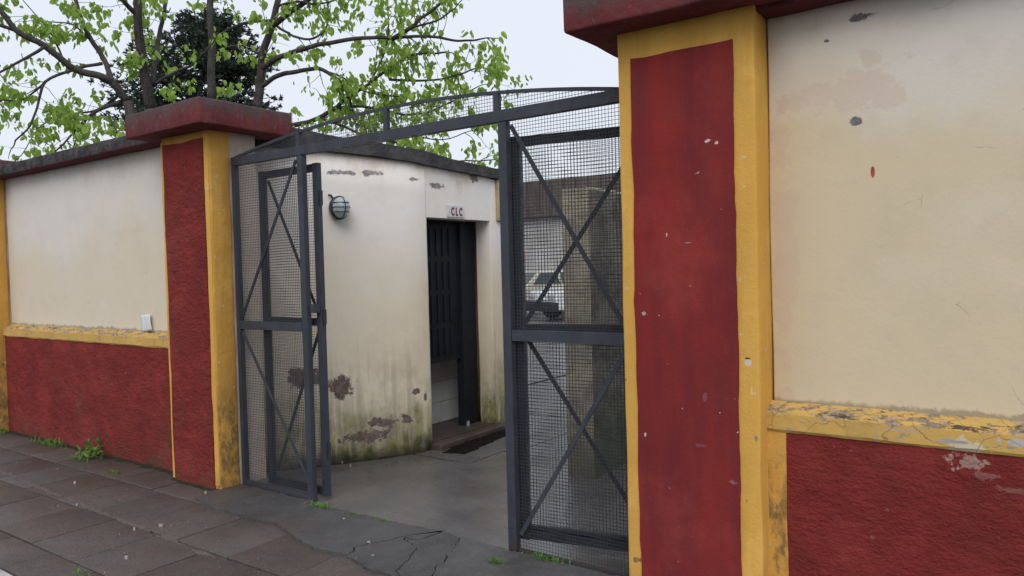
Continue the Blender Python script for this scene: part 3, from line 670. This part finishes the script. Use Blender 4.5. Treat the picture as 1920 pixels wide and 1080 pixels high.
# bulkhead lamp
def lamp():
    c = Vector((-4.60, .985, 2.06)); nrm = Vector((.955, -.30, 0)).normalized(); s = Vector((0, 0, 1)).cross(nrm).normalized(); up = Vector((0, 0, 1))
    t = thing('bulkhead_lamp', 'round black bulkhead lamp with wire guard on the cream wall', 'lamp', tuple(c))
    def disc(prof, n=24, sx=.074, sz=.092):
        V, F = [], []
        for (rr, d) in prof:
            for k in range(n):
                a = 2*math.pi*k/n; V.append(c+s*math.cos(a)*sx*rr+up*math.sin(a)*sz*rr+nrm*d)
        for i in range(len(prof)-1):
            for k in range(n): F.append((i*n+k, i*n+(k+1) % n, (i+1)*n+(k+1) % n, (i+1)*n+k))
        F += [tuple(range(n-1, -1, -1)), tuple(range((len(prof)-1)*n, len(prof)*n))]; return V, F
    obj('back_plate', disc([(.97, -.01), (.97, .012)]), M['plaque'], t, False)
    obj('base', disc([(.90, .012), (1.02, .018), (1.04, .045), (1.0, .055), (.93, .058)]), M['black'], t, True)
    obj('glass', disc([(.92, .055), (.91, .085), (.82, .118), (.60, .142), (.30, .154), (.05, .157)]), M['lampglass'], t, True)
    gd = obj('guard', disc([(.99, .054), (1.03, .056), (1.03, .066), (.90, .068)]), M['black'], t, True)
    for oz in (-.40, 0, .40):
        w_ = math.sqrt(1-oz*oz)
        obj('guard_bar', tube([c+up*.092*oz+s*.074*w_*math.cos(a)*.98+nrm*(.062+.105*math.sin(a)*(w_)) for a in np.linspace(0, math.pi, 11)], [.0035]*11, 5), M['black'], gd)
    obj('guard_bar', tube([c+up*.092*math.cos(a)*.98+nrm*(.062+.105*math.sin(a)) for a in np.linspace(0, math.pi, 11)], [.0035]*11, 5), M['black'], gd)
    obj('conduit', tube([c+up*.075+s*(-.035)+nrm*.012, c+up*.10+s*(-.05)+nrm*.010, c+up*.105+s*(-.055)-nrm*.02], [.009]*3, 7), M['black'], t)
lamp()

# wet soil against the step
sp = rough_line(G((832, 850), (870, 852), (905, 836), (946, 818), (946, 800), (930, 806), (890, 822), (832, 850)), .05, .02, 8)
V, F = prism(shrink(sp[:-1], -.012), -.004, .010); o = obj('wet_soil', (V, F), M['soil']); tag(o, 'black wet soil strip lying along the brown doorstep', 'soil', kind='stuff')
def clods():
    gs = []
    for i in range(150):
        a = rnd.random(); px = 842+100*a; py = 848-38*a+rnd.uniform(-5, 6); x, y = gnd(px, py); r_ = rnd.uniform(.006, .020)
        V = [(x+dx*r_*rnd.uniform(.6, 1.3), y+dy*r_*rnd.uniform(.6, 1.3), .008+dz*r_*rnd.uniform(.5, 1)) for dx, dy, dz in ((1, 0, 0), (-1, 0, 0), (0, 1, 0), (0, -1, 0), (0, 0, 1), (0, 0, -1))]
        gs.append((V, [(0, 2, 4), (2, 1, 4), (1, 3, 4), (3, 0, 4), (2, 0, 5), (1, 2, 5), (3, 1, 5), (0, 3, 5)]))
    return join(gs)
tag(obj('soil_clods', clods(), M['soil']), 'crumbs of wet soil beside the doorstep', 'soil', kind='stuff')

# ------------------------------------------------------------------ yard wall end on the right, far things
yw_ = thing('yard_wall', 'mossy yellowish wall end seen through the right mesh panel', 'wall', (-2.76, 2.4, 0))
obj('wall_body', rbox(-2.885, -2.66, 1.62, 5.2, -.05, 2.12, .012, .2, .006, 3), M['wall_mossy'], yw_, True)
obj('side_face', rbox(-2.67, -2.652, 1.634, 5.19, -.05, 2.10, .006, .2, .004, 3), M['wall_mould'], yw_, True)
# far house
hy = 21.
a, b, c_ = on(970, 345, 1, hy), on(970, 412, 1, hy), on(1165, 326, 1, hy)
hs = thing('far_house', 'white house with brown boarded upper part far behind the gate', 'house', (-14, hy, 0))
obj('wall', box(-26, -2, hy, hy+6, -.1, float(b[2])), M['farwhite'], hs)
ub = obj('upper_boarding', box(-26.2, -1.8, hy-.25, hy+6.2, float(b[2])+.003, float(a[2])), M['farbrown'], hs)
for i in range(46):
    obj('board', box(-26.1+i*.53, -26.1+i*.53+.49, hy-.285, hy-.25, float(b[2])+.03, float(a[2])-.03), M['farbrown'], ub)
for x in (-22.5, -18.6, -9.5, -6):
    wdw = obj('window', box(x-.55, x+.55, hy-.03, hy, 1.0, 2.3), M['carglass'], hs)
    obj('frame', join([box(x-.62, x-.55, hy-.06, hy, .95, 2.37), box(x+.55, x+.62, hy-.06, hy, .95, 2.37), box(x-.55, x+.55, hy-.06, hy, .95, 1.0), box(x-.55, x+.55, hy-.06, hy, 2.3, 2.37)]), M['kerb'], wdw)
def car(loc, rz, paint_, label, cat, van=False):
    t = thing('parked_'+cat, label, cat, (0, 0, 0), 'cars parked far behind the gate'); hw = .84
    H = 1.95 if van else 1.43
    side = [(-2.1, .32), (-2.15, .62), (-2.05, .86), (-1.05, .96), (.9, .97), (1.95, .90), (2.05, .55), (2.0, .3)]
    if van: side = [(-2.15, .32), (-2.2, .65), (-2.1, .95), (-1.6, 1.08), (2.1, 1.1), (2.12, .55), (2.1, .3)]
    def ext(pr, w0, w1=None):
        n = len(pr); zs = [z for _, z in pr]; zm = min(zs); zM = max(zs); w1 = w1 or w0
        f = lambda z: w0+(w1-w0)*(z-zm)/(zM-zm)
        V = [(x, -f(z), z) for x, z in pr]+[(x, f(z), z) for x, z in pr]
        return V, [tuple(range(n)), tuple(range(2*n-1, n-1, -1))]+[(i, n+i, n+(i+1) % n, (i+1) % n) for i in range(n)]
    bo = obj('body', ext(side, hw, hw-.03), paint_, t)
    mb = bo.modifiers.new('bevel', 'BEVEL'); mb.width = .06; mb.segments = 3
    gh = [(-1.0, .96), (-.45, H-.04), (-.3, H), (.85, H), (1.0, H-.05), (1.5, .96)] if not van else [(-1.62, 1.08), (-1.0, H-.05), (-.85, H), (2.0, H), (2.1, 1.1)]
    ro = obj('roof', ext(gh, hw-.06, hw-.2), paint_, t); mb = ro.modifiers.new('bevel', 'BEVEL'); mb.width = .03; mb.segments = 2
    z0 = gh[0][1]
    (xa, _), (xb, zb_) = gh[0], gh[1]; nx_ = Vector((-(zb_-z0), 0, xb-xa)).normalized()*.012
    q = [Vector((xa+.08*(xb-xa), y, z0+.08*(zb_-z0)))+nx_ for y in (-hw+.14, hw-.14)]+[Vector((xa+.93*(xb-xa), y, z0+.93*(zb_-z0)))+nx_ for y in (hw-.26, -hw+.26)]
    obj('windscreen', (q+[v-nx_*2 for v in q], [(0, 1, 2, 3), (7, 6, 5, 4), (0, 4, 5, 1), (1, 5, 6, 2), (2, 6, 7, 3), (3, 7, 4, 0)]), M['carglass'], t)
    for s_ in (-1, 1):
        for (p, r_) in (((-.72, .35), (-.38, .22)), ((.42, 1.18), (.42, .86))):
            yb, yt = s_*(hw-.065), s_*(hw-.175); zt_ = z0+.85*(H-z0)
            V = [(p[0], yb+s_*.004, z0+.05), (p[1], yb+s_*.004, z0+.05), (r_[1], yt+s_*.006, zt_), (r_[0], yt+s_*.006, zt_)]
            obj('window', (V+[(x, y-s_*.03, z) for x, y, z in V], [(0, 1, 2, 3), (7, 6, 5, 4), (0, 4, 5, 1), (1, 5, 6, 2), (2, 6, 7, 3), (3, 7, 4, 0)]), M['carglass'], t)
        for x in (-1.35, 1.3):
            wh = obj('wheel', tube([(x, s_*(hw-.18), .31), (x, s_*(hw+.015), .31)], [.31, .31], 20), M['tyre'], t)
            obj('rim', tube([(x, s_*(hw+.0), .31), (x, s_*(hw+.025), .31)], [.19, .18], 16), M['rim'], wh)
        obj('headlight', rbox(-2.19, -2.05, s_*.58-.16, s_*.58+.16, .64, .80, .03, .1, 0), M['headlight'], t, True)
    obj('bumper', rbox(-2.26, -2.05, -hw-.01, hw+.01, .28, .56, .05, .2, 0), M['tyre'], t, True)
    t.location = loc; t.rotation_euler = (0, 0, rz); return t
p = on(1040, 600, 2, 0); car((float(p[0])+.75, float(p[1])+1.6, -.012), math.radians(62), M['carwhite'], 'white car with dark bumper, the right one parked far behind the gate', 'car')
p = on(985, 597, 2, 0); car((float(p[0])-.75, float(p[1])+1.9, -.012), math.radians(68), M['carbeige'], 'beige car parked beside the white car far behind the gate', 'car')
p = on(979, 480, 1, hy); o = obj('orange_sign', rbox(float(p[0])-.13, float(p[0])+.13, hy-.10, hy, float(p[2])-.2, float(p[2])+.2, .02, .3, 0), M['orange'], loc=(float(p[0]), hy, float(p[2])-.2))
tag(o, 'small orange sign on the far white house', 'sign')

# ------------------------------------------------------------------ paper on the wall
V = []; n = 8
for i in range(n+1):
    for j in range(n+1):
        u, v = i/n, j/n; p = Vector((-6.085+.165*u-.012*v, .158-.012*math.sin(v*2.5)*(u), 1.095+.135*v+.018*u)); V.append(p)
F = [(i*(n+1)+j, (i+1)*(n+1)+j, (i+1)*(n+1)+j+1, i*(n+1)+j+1) for i in range(n) for j in range(n)]
o = obj('paper_sheet', (V, F), M['paper'], smooth=True, loc=(-6.0, .16, 1.095)); m_ = o.modifiers.new('thick', 'SOLIDIFY'); m_.thickness = .0012
tag(o, 'small white paper sheet leaning on the yellow ledge of the left wall', 'paper')

# ------------------------------------------------------------------ deciduous tree
LEAF_V = [(0, 0, 0), (.24, .08, -.14), (.34, .32, -.16), (.26, .66, -.10), (0, 1.0, -.20), (-.26, .66, -.10), (-.34, .32, -.16), (-.24, .08, -.14), (0, .38, .05), (0, .70, .02)]
LEAF_F = [(0, 1, 8), (1, 2, 8), (2, 3, 9, 8), (3, 4, 9), (4, 5, 9), (5, 6, 8, 9), (6, 7, 8), (7, 0, 8)]
def leafmesh(name, mat): return mesh(name, LEAF_V, LEAF_F, mat, False)
def joinleaves(mats, V0, F0):
    A = np.array(V0); n = len(mats); m = len(A)
    R_ = np.array([[list(r) for r in x.to_3x3()] for x in mats]); T_ = np.array([list(x.translation) for x in mats])
    V = (np.einsum('nij,mj->nmi', R_, A)+T_[:, None, :]).reshape(-1, 3)
    F = [tuple(i+k*m for i in f) for k in range(n) for f in F0]
    return V, F
def tree():
    rt = random.Random(3)
    D0 = 9.0
    base = atd(385, 700, D0+.3); base.z = 0
    t = thing('street_tree', 'spreading tree with fresh green leaves behind the boundary wall', 'tree', (base.x, base.y, -.012))
    B = []   # polylines (points px,py,depth), radius start/end in px
    def br(pts, r0, r1): B.append((pts, r0, r1))
    b0 = None
    br([(240, 190, 8.7), (213, 160, 8.6), (190, 145, 8.5), (140, 128, 8.4), (80, 85, 8.2), (35, 60, 8.1), (0, 20, 8.0), (-70, -40, 7.9)], 9, 5)
    br([(27, 55, 8.1), (0, 47, 8.0), (-60, 35, 7.9)], 4.5, 3)
    br([(84, 86, 8.2), (62, 104, 8.15), (40, 115, 8.1), (0, 136, 8.0), (-60, 160, 7.8)], 4, 2)
    br([(213, 160, 8.6), (195, 115, 8.7), (172, 75, 8.8), (158, 50, 8.8), (145, 15, 8.9), (130, -50, 9)], 6, 4)
    br([(190, 120, 8.6), (140, 127, 8.4), (85, 152, 8.2), (70, 190, 8.1), (55, 235, 8.0), (28, 262, 8)], 4, 1.5)
    br([(85, 152, 8.2), (40, 186, 8.1), (0, 188, 8), (-40, 200, 7.9)], 2.5, 1)
    br([(228, 192, 8.7), (190, 205, 8.5), (165, 222, 8.4), (140, 250, 8.3), (108, 284, 8.2)], 5, 1.5)
    br([(165, 222, 8.4), (150, 245, 8.5), (138, 278, 8.5)], 3, 1.5)
    br([(225, 180, 8.7), (180, 205, 8.9), (130, 215, 9), (80, 235, 9.1), (40, 290, 9.1)], 3, 1)
    br([(284, 205, 8.9), (272, 140, 8.8), (263, 70, 8.7), (255, 0, 8.6), (243, -120, 8.5), (225, -260, 8.4)], 13, 6)
    br([(255, 25, 8.65), (235, 5, 8.5), (215, -15, 8.4), (160, -70, 8.2)], 6, 3)
    br([(285, 160, 8.9), (292, 110, 9.1), (300, 60, 9.3), (309, 15, 9.4), (320, -60, 9.6)], 7, 4)
    br([(278, 60, 9.0), (268, 20, 9.3), (265, -50, 9.6)], 2.5, 2)
    br([(288, 160, 8.9), (325, 138, 8.8), (362, 120, 8.7), (385, 95, 8.6)], 4.5, 2)
    br([(397, 190, 9.3), (397, 100, 9.3), (395, 0, 9.3), (392, -120, 9.4), (400, -280, 9.5)], 10.5, 5)
    br([(410, 70, 9.35), (430, 54, 9.3), (465, 43, 9.1), (503, 40, 9.0)], 4.5, 3)
    br([(408, 96, 9.3), (440, 84, 9.1), (480, 97, 9)], 3, 1)
    br([(481, 205, 9.0), (487, 150, 9.0), (495, 95, 9.0), (508, 50, 9.0), (520, 5, 9.0), (535, -70, 9.1), (560, -200, 9.2)], 11, 5)
    br([(508, 50, 9.0), (545, 25, 8.9), (580, 0, 8.8), (640, -50, 8.6), (720, -130, 8.4)], 7, 4)
    br([(490, 128, 9.0), (530, 106, 8.8), (575, 90, 8.7), (625, 78, 8.5), (690, 72, 8.4), (740, 72, 8.3), (800, 70, 8.2), (850, 76, 8.2), (888, 76, 8.2)], 7, 2)
    br([(735, 74, 8.3), (770, 55, 8.2), (795, 33, 8.2), (830, 5, 8.2), (870, -40, 8.2)], 5, 2)
    br([(770, 55, 8.2), (815, 42, 8.1), (842, 24, 8.1)], 2.5, 1.5)
    br([(487, 162, 9.0), (520, 145, 8.9), (555, 135, 8.8), (598, 129, 8.7), (632, 148, 8.6), (650, 165, 8.6), (655, 185, 8.6)], 6, 3)
    br([(600, 130, 8.7), (640, 143, 8.6), (680, 170, 8.5), (740, 180, 8.4)], 3, 1.2)
    br([(512, 46, 9.0), (545, 65, 8.9), (578, 71, 8.8), (603, 60, 8.8), (614, 40, 8.8), (616, 0, 8.8)], 3.5, 1.5)
    br([(520, 12, 9.0), (560, 4, 8.8), (600, 8, 8.7), (650, -5, 8.6)], 3, 1.5)
    br([(478, 252, 9.1), (545, 238, 9.0), (590, 226, 8.9), (628, 205, 8.8), (655, 183, 8.7), (690, 158, 8.6), (728, 127, 8.5), (770, 105, 8.4), (830, 98, 8.3)], 7, 2)
    br([(628, 205, 8.8), (690, 200, 8.6), (750, 212, 8.5), (800, 208, 8.4), (850, 188, 8.3), (890, 165, 8.3)], 3.5, 1.2)
    br([(600, 222, 8.9), (640, 235, 8.7), (690, 258, 8.6), (750, 268, 8.4), (800, 290, 8.3), (860, 302, 8.2), (925, 300, 8.1)], 4, 1.2)
    br([(630, 205, 8.8), (665, 222, 8.9), (700, 245, 9.0), (760, 250, 9.0), (830, 262, 9.0), (900, 240, 9)], 3, 1)
    br([(728, 148, 8.5), (790, 150, 8.4), (850, 142, 8.3), (900, 128, 8.2), (930, 135, 8.2)], 3, 1)
    br([(120, 120, 8.4), (95, 60, 8.5), (60, 20, 8.5)], 2.5, 1)
    br([(200, 210, 8.5), (215, 240, 8.3), (225, 262, 8.2)], 2.5, 1)
    br([(170, 75, 8.8), (130, 45, 8.6), (70, 40, 8.5)], 2.2, 1)
    br([(690, 158, 8.6), (720, 100, 8.6), (730, 30, 8.6), (722, -20, 8.6)], 2.5, 1)
    gs = []; tips = []; src = []
    # stems below the wall top run down to one stool
    for (x, y, d, r_) in ((240, 190, 8.7, 9), (284, 205, 8.9, 13), (397, 190, 9.3, 10.5), (481, 205, 9.0, 11), (478, 252, 9.1, 7)):
        top = atd(x, y, d); q = base+(Vector((top.x, top.y, 0))-Vector((base.x, base.y, 0)))*.18
        mid = q.lerp(top, .5)+Vector((rt.uniform(-.08, .08), rt.uniform(-.08, .08), -.1)); rr = r_*d/FPX
        gs.append(tube(catmull([Vector((q.x, q.y, -.1)), mid, top], 5), list(np.linspace(rr*1.5, rr, 11)), 9))
    for pts, r0, r1 in B:
        P = catmull([atd(*p) for p in pts], 5); n = len(P)
        P = [p+mnoise.noise_vector(p*2.2)*.022+mnoise.noise_vector(p*7)*.010 for p in P]
        R_ = [.86*(r0+(r1-r0)*(i/(n-1))**.8)*8.7/FPX for i in range(n)]
        gs.append(tube(P, R_, 8 if r0 > 6 else 6)); src.append((P, r0, r1))
    # twigs
    def grow(p, d, L, r_, depth):
        n = max(4, int(L/.07)); pts = [p]; dd = d.normalized()
        for i in range(n):
            dd = (dd+Vector((rt.gauss(0, .20), rt.gauss(0, .20), rt.gauss(.03, .18)))).normalized(); pts.append(pts[-1]+dd*L/n)
        gs.append(tube(pts, list(np.linspace(r_, r_*.35, len(pts))), 4, False))
        for i in range(1, len(pts)):
            f = i/(len(pts)-1)
            if depth > 0 and rt.random() < .34 and i < len(pts)-1:
                side = dd.orthogonal(); side.rotate(Matrix.Rotation(rt.uniform(0, 6.28), 3, dd)); grow(pts[i], dd*.6+side, L*rt.uniform(.35, .7), r_*.6, depth-1)
            if rt.random() < .10+.34*f*f: tips.append((pts[i], dd.copy()))
        tips.append((pts[-1], dd.copy()))
    for (P, r0, r1) in src:
        n = len(P); L = sum((P[i+1]-P[i]).length for i in range(n-1)); big = r0 > 8.5
        dens = 1.45 if P[n//2].x > atd(600, 100, 8.7).x else 1.05
        k = int(L*(1.6 if big else 4.4 if r0 > 4 else 7.0)*dens)
        for _ in range(k):
            i = min(n-2, int((rt.random()**.7)*(n-1))); t_ = (P[i+1]-P[i]).normalized()
            s_ = t_.orthogonal(); s_.rotate(Matrix.Rotation(rt.uniform(0, 6.28), 3, t_)); s_.z *= .7
            grow(P[i], t_*rt.uniform(.2, .7)+s_, rt.uniform(.18, .50), rt.uniform(.003, .006), 1)
        grow(P[-1], (P[-1]-P[-3]), rt.uniform(.18, .30), r1*8.7/FPX*.9, 2)
    obj('trunk', join(gs), M['bark'], t, True)
    mats = []
    for (p, d) in tips:
        for _ in range(rt.randint(2, 6)):
            L = rt.choice((.045, .055, .065, .075, .09, .11))*rt.uniform(.8, 1.1)
            tipdir = (Vector((rt.gauss(0, .45), rt.gauss(0, .45), -1.0))+d*.35).normalized()
            nr = Vector((rt.gauss(0, 1), rt.gauss(0, 1), rt.gauss(.3, .4))); nr = (nr-tipdir*nr.dot(tipdir)).normalized(); xx = tipdir.cross(nr)
            q = p+Vector((rt.gauss(0, .035), rt.gauss(0, .035), rt.gauss(-.01, .03)))
            m4 = Matrix((xx*L*rt.uniform(.8, 1.05), tipdir*L, nr*L)).transposed().to_4x4(); m4.translation = q; mats.append((m4, L))
    cam_v = Vector(CAM.tolist())
    def inview(m): 
        q = np.array(m.translation)-CAM; k = q@CW; x = 960+FPX*(q@CR)/k; y = 540-FPX*(q@CU)/k
        return 0 < x < 1900 and 0 < y < 300
    vis = sorted([i for i in range(len(mats)) if inview(mats[i][0])], key=lambda i: -mats[i][1]/(mats[i][0].translation-cam_v).length)[:300]; vs_ = set(vis)
    org = ORG[t]
    rest = []
    for i, (m4, L) in enumerate(mats):
        if i not in vs_: rest.append(m4)
    c = obj('crown', joinleaves(rest, LEAF_V, LEAF_F), M['leaf'], t, False); c['kind'] = 'stuff'
    lm = leafmesh('leaf', M['leaf'])
    for i in vis:
        o = bpy.data.objects.new('leaf', lm); COL.objects.link(o); o.parent = c; m4 = mats[i][0].copy(); m4.translation -= org; o.matrix_local = m4
    print('leaves', len(mats))
tree()

# ------------------------------------------------------------------ dark conifer behind
def conifer():
    rt = random.Random(5); D = 20.
    c = atd(385, 260, D); H = 8.5
    t = thing('dark_conifer', 'dense dark conifer standing behind the fresh green tree', 'tree', (c.x, c.y, -.012))
    rgt = Vector(CR.tolist()); rgt.z = 0; rgt.normalize()
    ctr = lambda z: Vector((c.x, c.y, 0))+rgt*(.25*math.sin(z*.9))+Vector((0, 0, z))
    gs = [tube([ctr(z) for z in np.linspace(-.1, H*.95, 14)], list(np.linspace(.24, .04, 14)), 8)]
    V, F = [], []
    def width(z):
        return np.interp(z, [1.2, 2.5, 4.0, 5.2, 6.2, 7.0, 7.7, 8.2, 8.6], [2.5, 2.7, 2.75, 2.6, 2.45, 2.2, 1.8, 1.2, .3])
    for i in range(420):
        z = 1.3+(H-1.3)*rt.random()**.85; a = rt.uniform(0, 6.283); w = width(z)*(.75+.35*mnoise.noise(Vector((math.cos(a)*1.3, math.sin(a)*1.3, z*.9)))+rt.uniform(-.05, .12))
        p0 = ctr(z*.96); tip = p0+Vector((math.cos(a)*w, math.sin(a)*w, rt.uniform(.0, .45)))
        mid = p0.lerp(tip, .5)+Vector((0, 0, -.12)); pts = catmull([p0, mid, tip], 4)
        gs.append(tube(pts, list(np.linspace(.035, .008, len(pts))), 4, False))
        for k in range(17):
            f = rt.uniform(.42, 1.04); q = p0.lerp(tip, f)+Vector((rt.gauss(0, .13), rt.gauss(0, .13), rt.gauss(0, .09)))
            for _ in range(12):
                d = Vector((rt.gauss(0, .7)+math.cos(a)*.6, rt.gauss(0, .7)+math.sin(a)*.6, rt.gauss(.25, .55))).normalized(); L = rt.uniform(.07, .15)
                s_ = d.orthogonal().normalized(); s_.rotate(Matrix.Rotation(rt.uniform(0, 6.28), 3, d)); n = len(V)
                V += [q-s_*.010, q+s_*.010, q+d*L*.6+s_*.015, q+d*L, q+d*L*.6-s_*.015]; F.append((n, n+1, n+2, n+3, n+4))
    obj('trunk', join(gs), M['bark_dark'], t, True)
    obj('crown', (V, F), M['needle'], t)['kind'] = 'stuff'
conifer()

# ------------------------------------------------------------------ weeds
def weed(px, py, kind, size, label, z=0, seed=0, n=None, spread=.1, group='weeds growing in the joints'):
    rt = random.Random(seed*13+5); x, y = gnd(px, py, z); t = thing('weed_tuft' if kind == 'grass' else 'leafy_weed', label, 'weed', (x, y, z), group)
    if kind == 'grass':
        V, F = [], []
        for i in range(n or 70):
            b = Vector((x+rt.gauss(0, spread), y+rt.gauss(0, spread*.22), z-.004)); d = Vector((rt.gauss(0, .6), rt.gauss(0, .6), rt.uniform(.35, 1))).normalized(); L = size*rt.uniform(.5, 1.1)
            s_ = d.cross(Vector((0, 0, 1)));
            s_ = s_.normalized() if s_.length > .01 else Vector((1, 0, 0))
            w_ = rt.uniform(.002, .0045); m_ = b+d*L*.6; e = b+d*L+Vector((d.x, d.y, -.6))*L*.25; k = len(V)
            V += [b-s_*w_*.6, b+s_*w_*.6, m_+s_*w_, e, m_-s_*w_]; F += [(k, k+1, k+2, k+4), (k+4, k+2, k+3)]
        obj('blades', (V, F), M['weed'], t)['kind'] = 'stuff'
    else:
        gs = []
        for i in range(n or 9):
            a = rt.uniform(0, 6.28); up_ = rt.uniform(.5, 1.5); d = Vector((math.cos(a), math.sin(a)*.6-.15, up_)).normalized(); L = size*rt.uniform(.5, 1.0)
            p0 = Vector((x+rt.gauss(0, spread*.4), y+rt.gauss(0, spread*.15), z-.004)); p1 = p0+d*L; gs.append(tube([p0, p0.lerp(p1, .5)+Vector((0, 0, .01)), p1], [.0025, .002, .0012], 4, False))
            for k in range(rt.randint(3, 5)):
                q = p0.lerp(p1, .35+.65*k/4); ll = size*rt.uniform(.24, .42); td = (d*.4+Vector((rt.gauss(0, .8), rt.gauss(0, .8), rt.gauss(.1, .4)))).normalized()
                nr = (Vector((rt.gauss(0, .4), rt.gauss(-.3, .4), 1))); nr = (nr-td*nr.dot(td)).normalized(); xx = td.cross(nr)
                me = Matrix((xx*ll*.75, td*ll, nr*ll)).transposed().to_4x4(); me.translation = q
                obj('leaf', ([me @ Vector(v) for v in LEAF_V], LEAF_F), M['weed'], t)
        obj('stem', join(gs), M['weed'], t)
weed(92, 834, 'grass', .10, 'low grassy weed at the foot of the left red wall', seed=1, n=130, spread=.13)
weed(170, 856, 'leafy', .17, 'tallest leafy weed at the foot of the left red wall', seed=2, n=12, spread=.22)
weed(148, 862, 'grass', .07, 'grass clump touching the tallest leafy weed', seed=12, n=60, spread=.07)
weed(4, 812, 'leafy', .12, 'weed beside the yellow pillar at the left edge', seed=3, n=8, spread=.12)
weed(214, 887, 'grass', .045, 'tiny weed alone on the pavers near the red wall', seed=4, n=45, spread=.045)
weed(600, 952, 'grass', .055, 'grass tuft at the foot of the left gate post', .01, 5, 120, .06)
weed(664, 966, 'grass', .035, 'small grass tuft in the joint before the concrete slab', .01, 6, 50, .035)
weed(718, 978, 'grass', .035, 'thin grass line along the slab joint in mid opening', .01, 7, 70, .055)
weed(942, 1030, 'grass', .03, 'tiny grass sprig touching the right gate post', .008, 8, 30, .018)
weed(930, 1056, 'grass', .045, 'round grass tuft on the screed before the right post', .010, 9, 70, .028)
weed(1025, 1050, 'grass', .045, 'wide grass patch under the right mesh panel', .010, 10, 140, .06)
weed(770, 1042, 'grass', .02, 'moss like grass in the screed crack', .008, 11, 40, .02)
weed(150, 1074, 'grass', .025, 'low grass in the paver joint near the lower left corner', 0, 14, 50, .04)

def dirt_line(pts, w0, seed, label):
    ln = rough_line(pts, .03, .006, seed); up_, lo_ = [], []
    for i, (x, y) in enumerate(ln):
        a, b = Vector(ln[max(i-1, 0)]), Vector(ln[min(i+1, len(ln)-1)]); t = (b-a).normalized(); n_ = Vector((t.y, -t.x))
        w = w0*(.35+.9*abs(mnoise.noise(Vector((x*6, y*6, seed))))+.6*abs(mnoise.noise(Vector((x*21, y*21, seed)))))
        up_.append((x-n_.x*.02, y-n_.y*.02)); lo_.append((x+n_.x*w, y+n_.y*w))
    n = len(ln); z0 = .018
    V = [(x, y, z0) for x, y in up_]+[(x, y, .002) for x, y in lo_]+[(x, y, -.02) for x, y in up_]+[(x, y, -.02) for x, y in lo_]
    F = []
    for i in range(n-1): F += [(i, n+i, n+i+1, i+1), (n+i, 3*n+i, 3*n+i+1, n+i+1), (2*n+i, 2*n+i+1, 3*n+i+1, 3*n+i), (i, i+1, 2*n+i+1, 2*n+i)]
    tag(obj('foot_dirt', (V, F), M['soil_brown']), label, 'dirt', kind='stuff')
dirt_line([(-8.62, .104), (-7.5, .102), (-6.4, .103), (-5.43, .103)], .045, 3, 'dark damp dirt along the foot of the left red wall')
dirt_line([(-5.41, -.010), (-4.82, -.010)], .030, 5, 'dark damp dirt at the foot of the slim left pillar')
dirt_line([(p_.x, p_.y) for p_ in path], .035, 7, 'dark damp dirt along the foot of the outbuilding wall')
# small litter and grit on the pavement
gs = []
for (px, py, s_) in ((140, 905, .016), (144, 947, .010), (252, 992, .009), (302, 986, .022), (237, 1046, .018), (386, 924, .014), (390, 932, .012), (645, 977, .010), (692, 1021, .016), (700, 1046, .014), (642, 869, .010), (657, 874, .012), (728, 872, .010), (668, 1052, .006), (1053, 1060, .012)):
    x, y = gnd(px, py, .005); a = rnd.uniform(0, 3.14)
    P = [(x+math.cos(a+k)*s_*rnd.uniform(.5, 1), y+math.sin(a+k)*s_*rnd.uniform(.3, .8)) for k in np.linspace(0, 5.2, 6)]; gs.append(prism(P, -.002 if px < 560 else .0, .014 if px < 560 else .022))
for i in range(90):
    x, y = rnd.uniform(-8, -2.5), rnd.uniform(-1.4, .1)
    s_ = rnd.uniform(.0012, .0036); P = [(x+math.cos(k)*s_, y+math.sin(k)*s_*.8) for k in (0, 1.4, 2.6, 4.1, 5.2)]; gs.append(prism(P, -.002, .003+s_*.6))
tag(obj('litter', join(gs), M['litter']), 'scattered grit and pale litter scraps on the pavement', 'litter', kind='stuff')
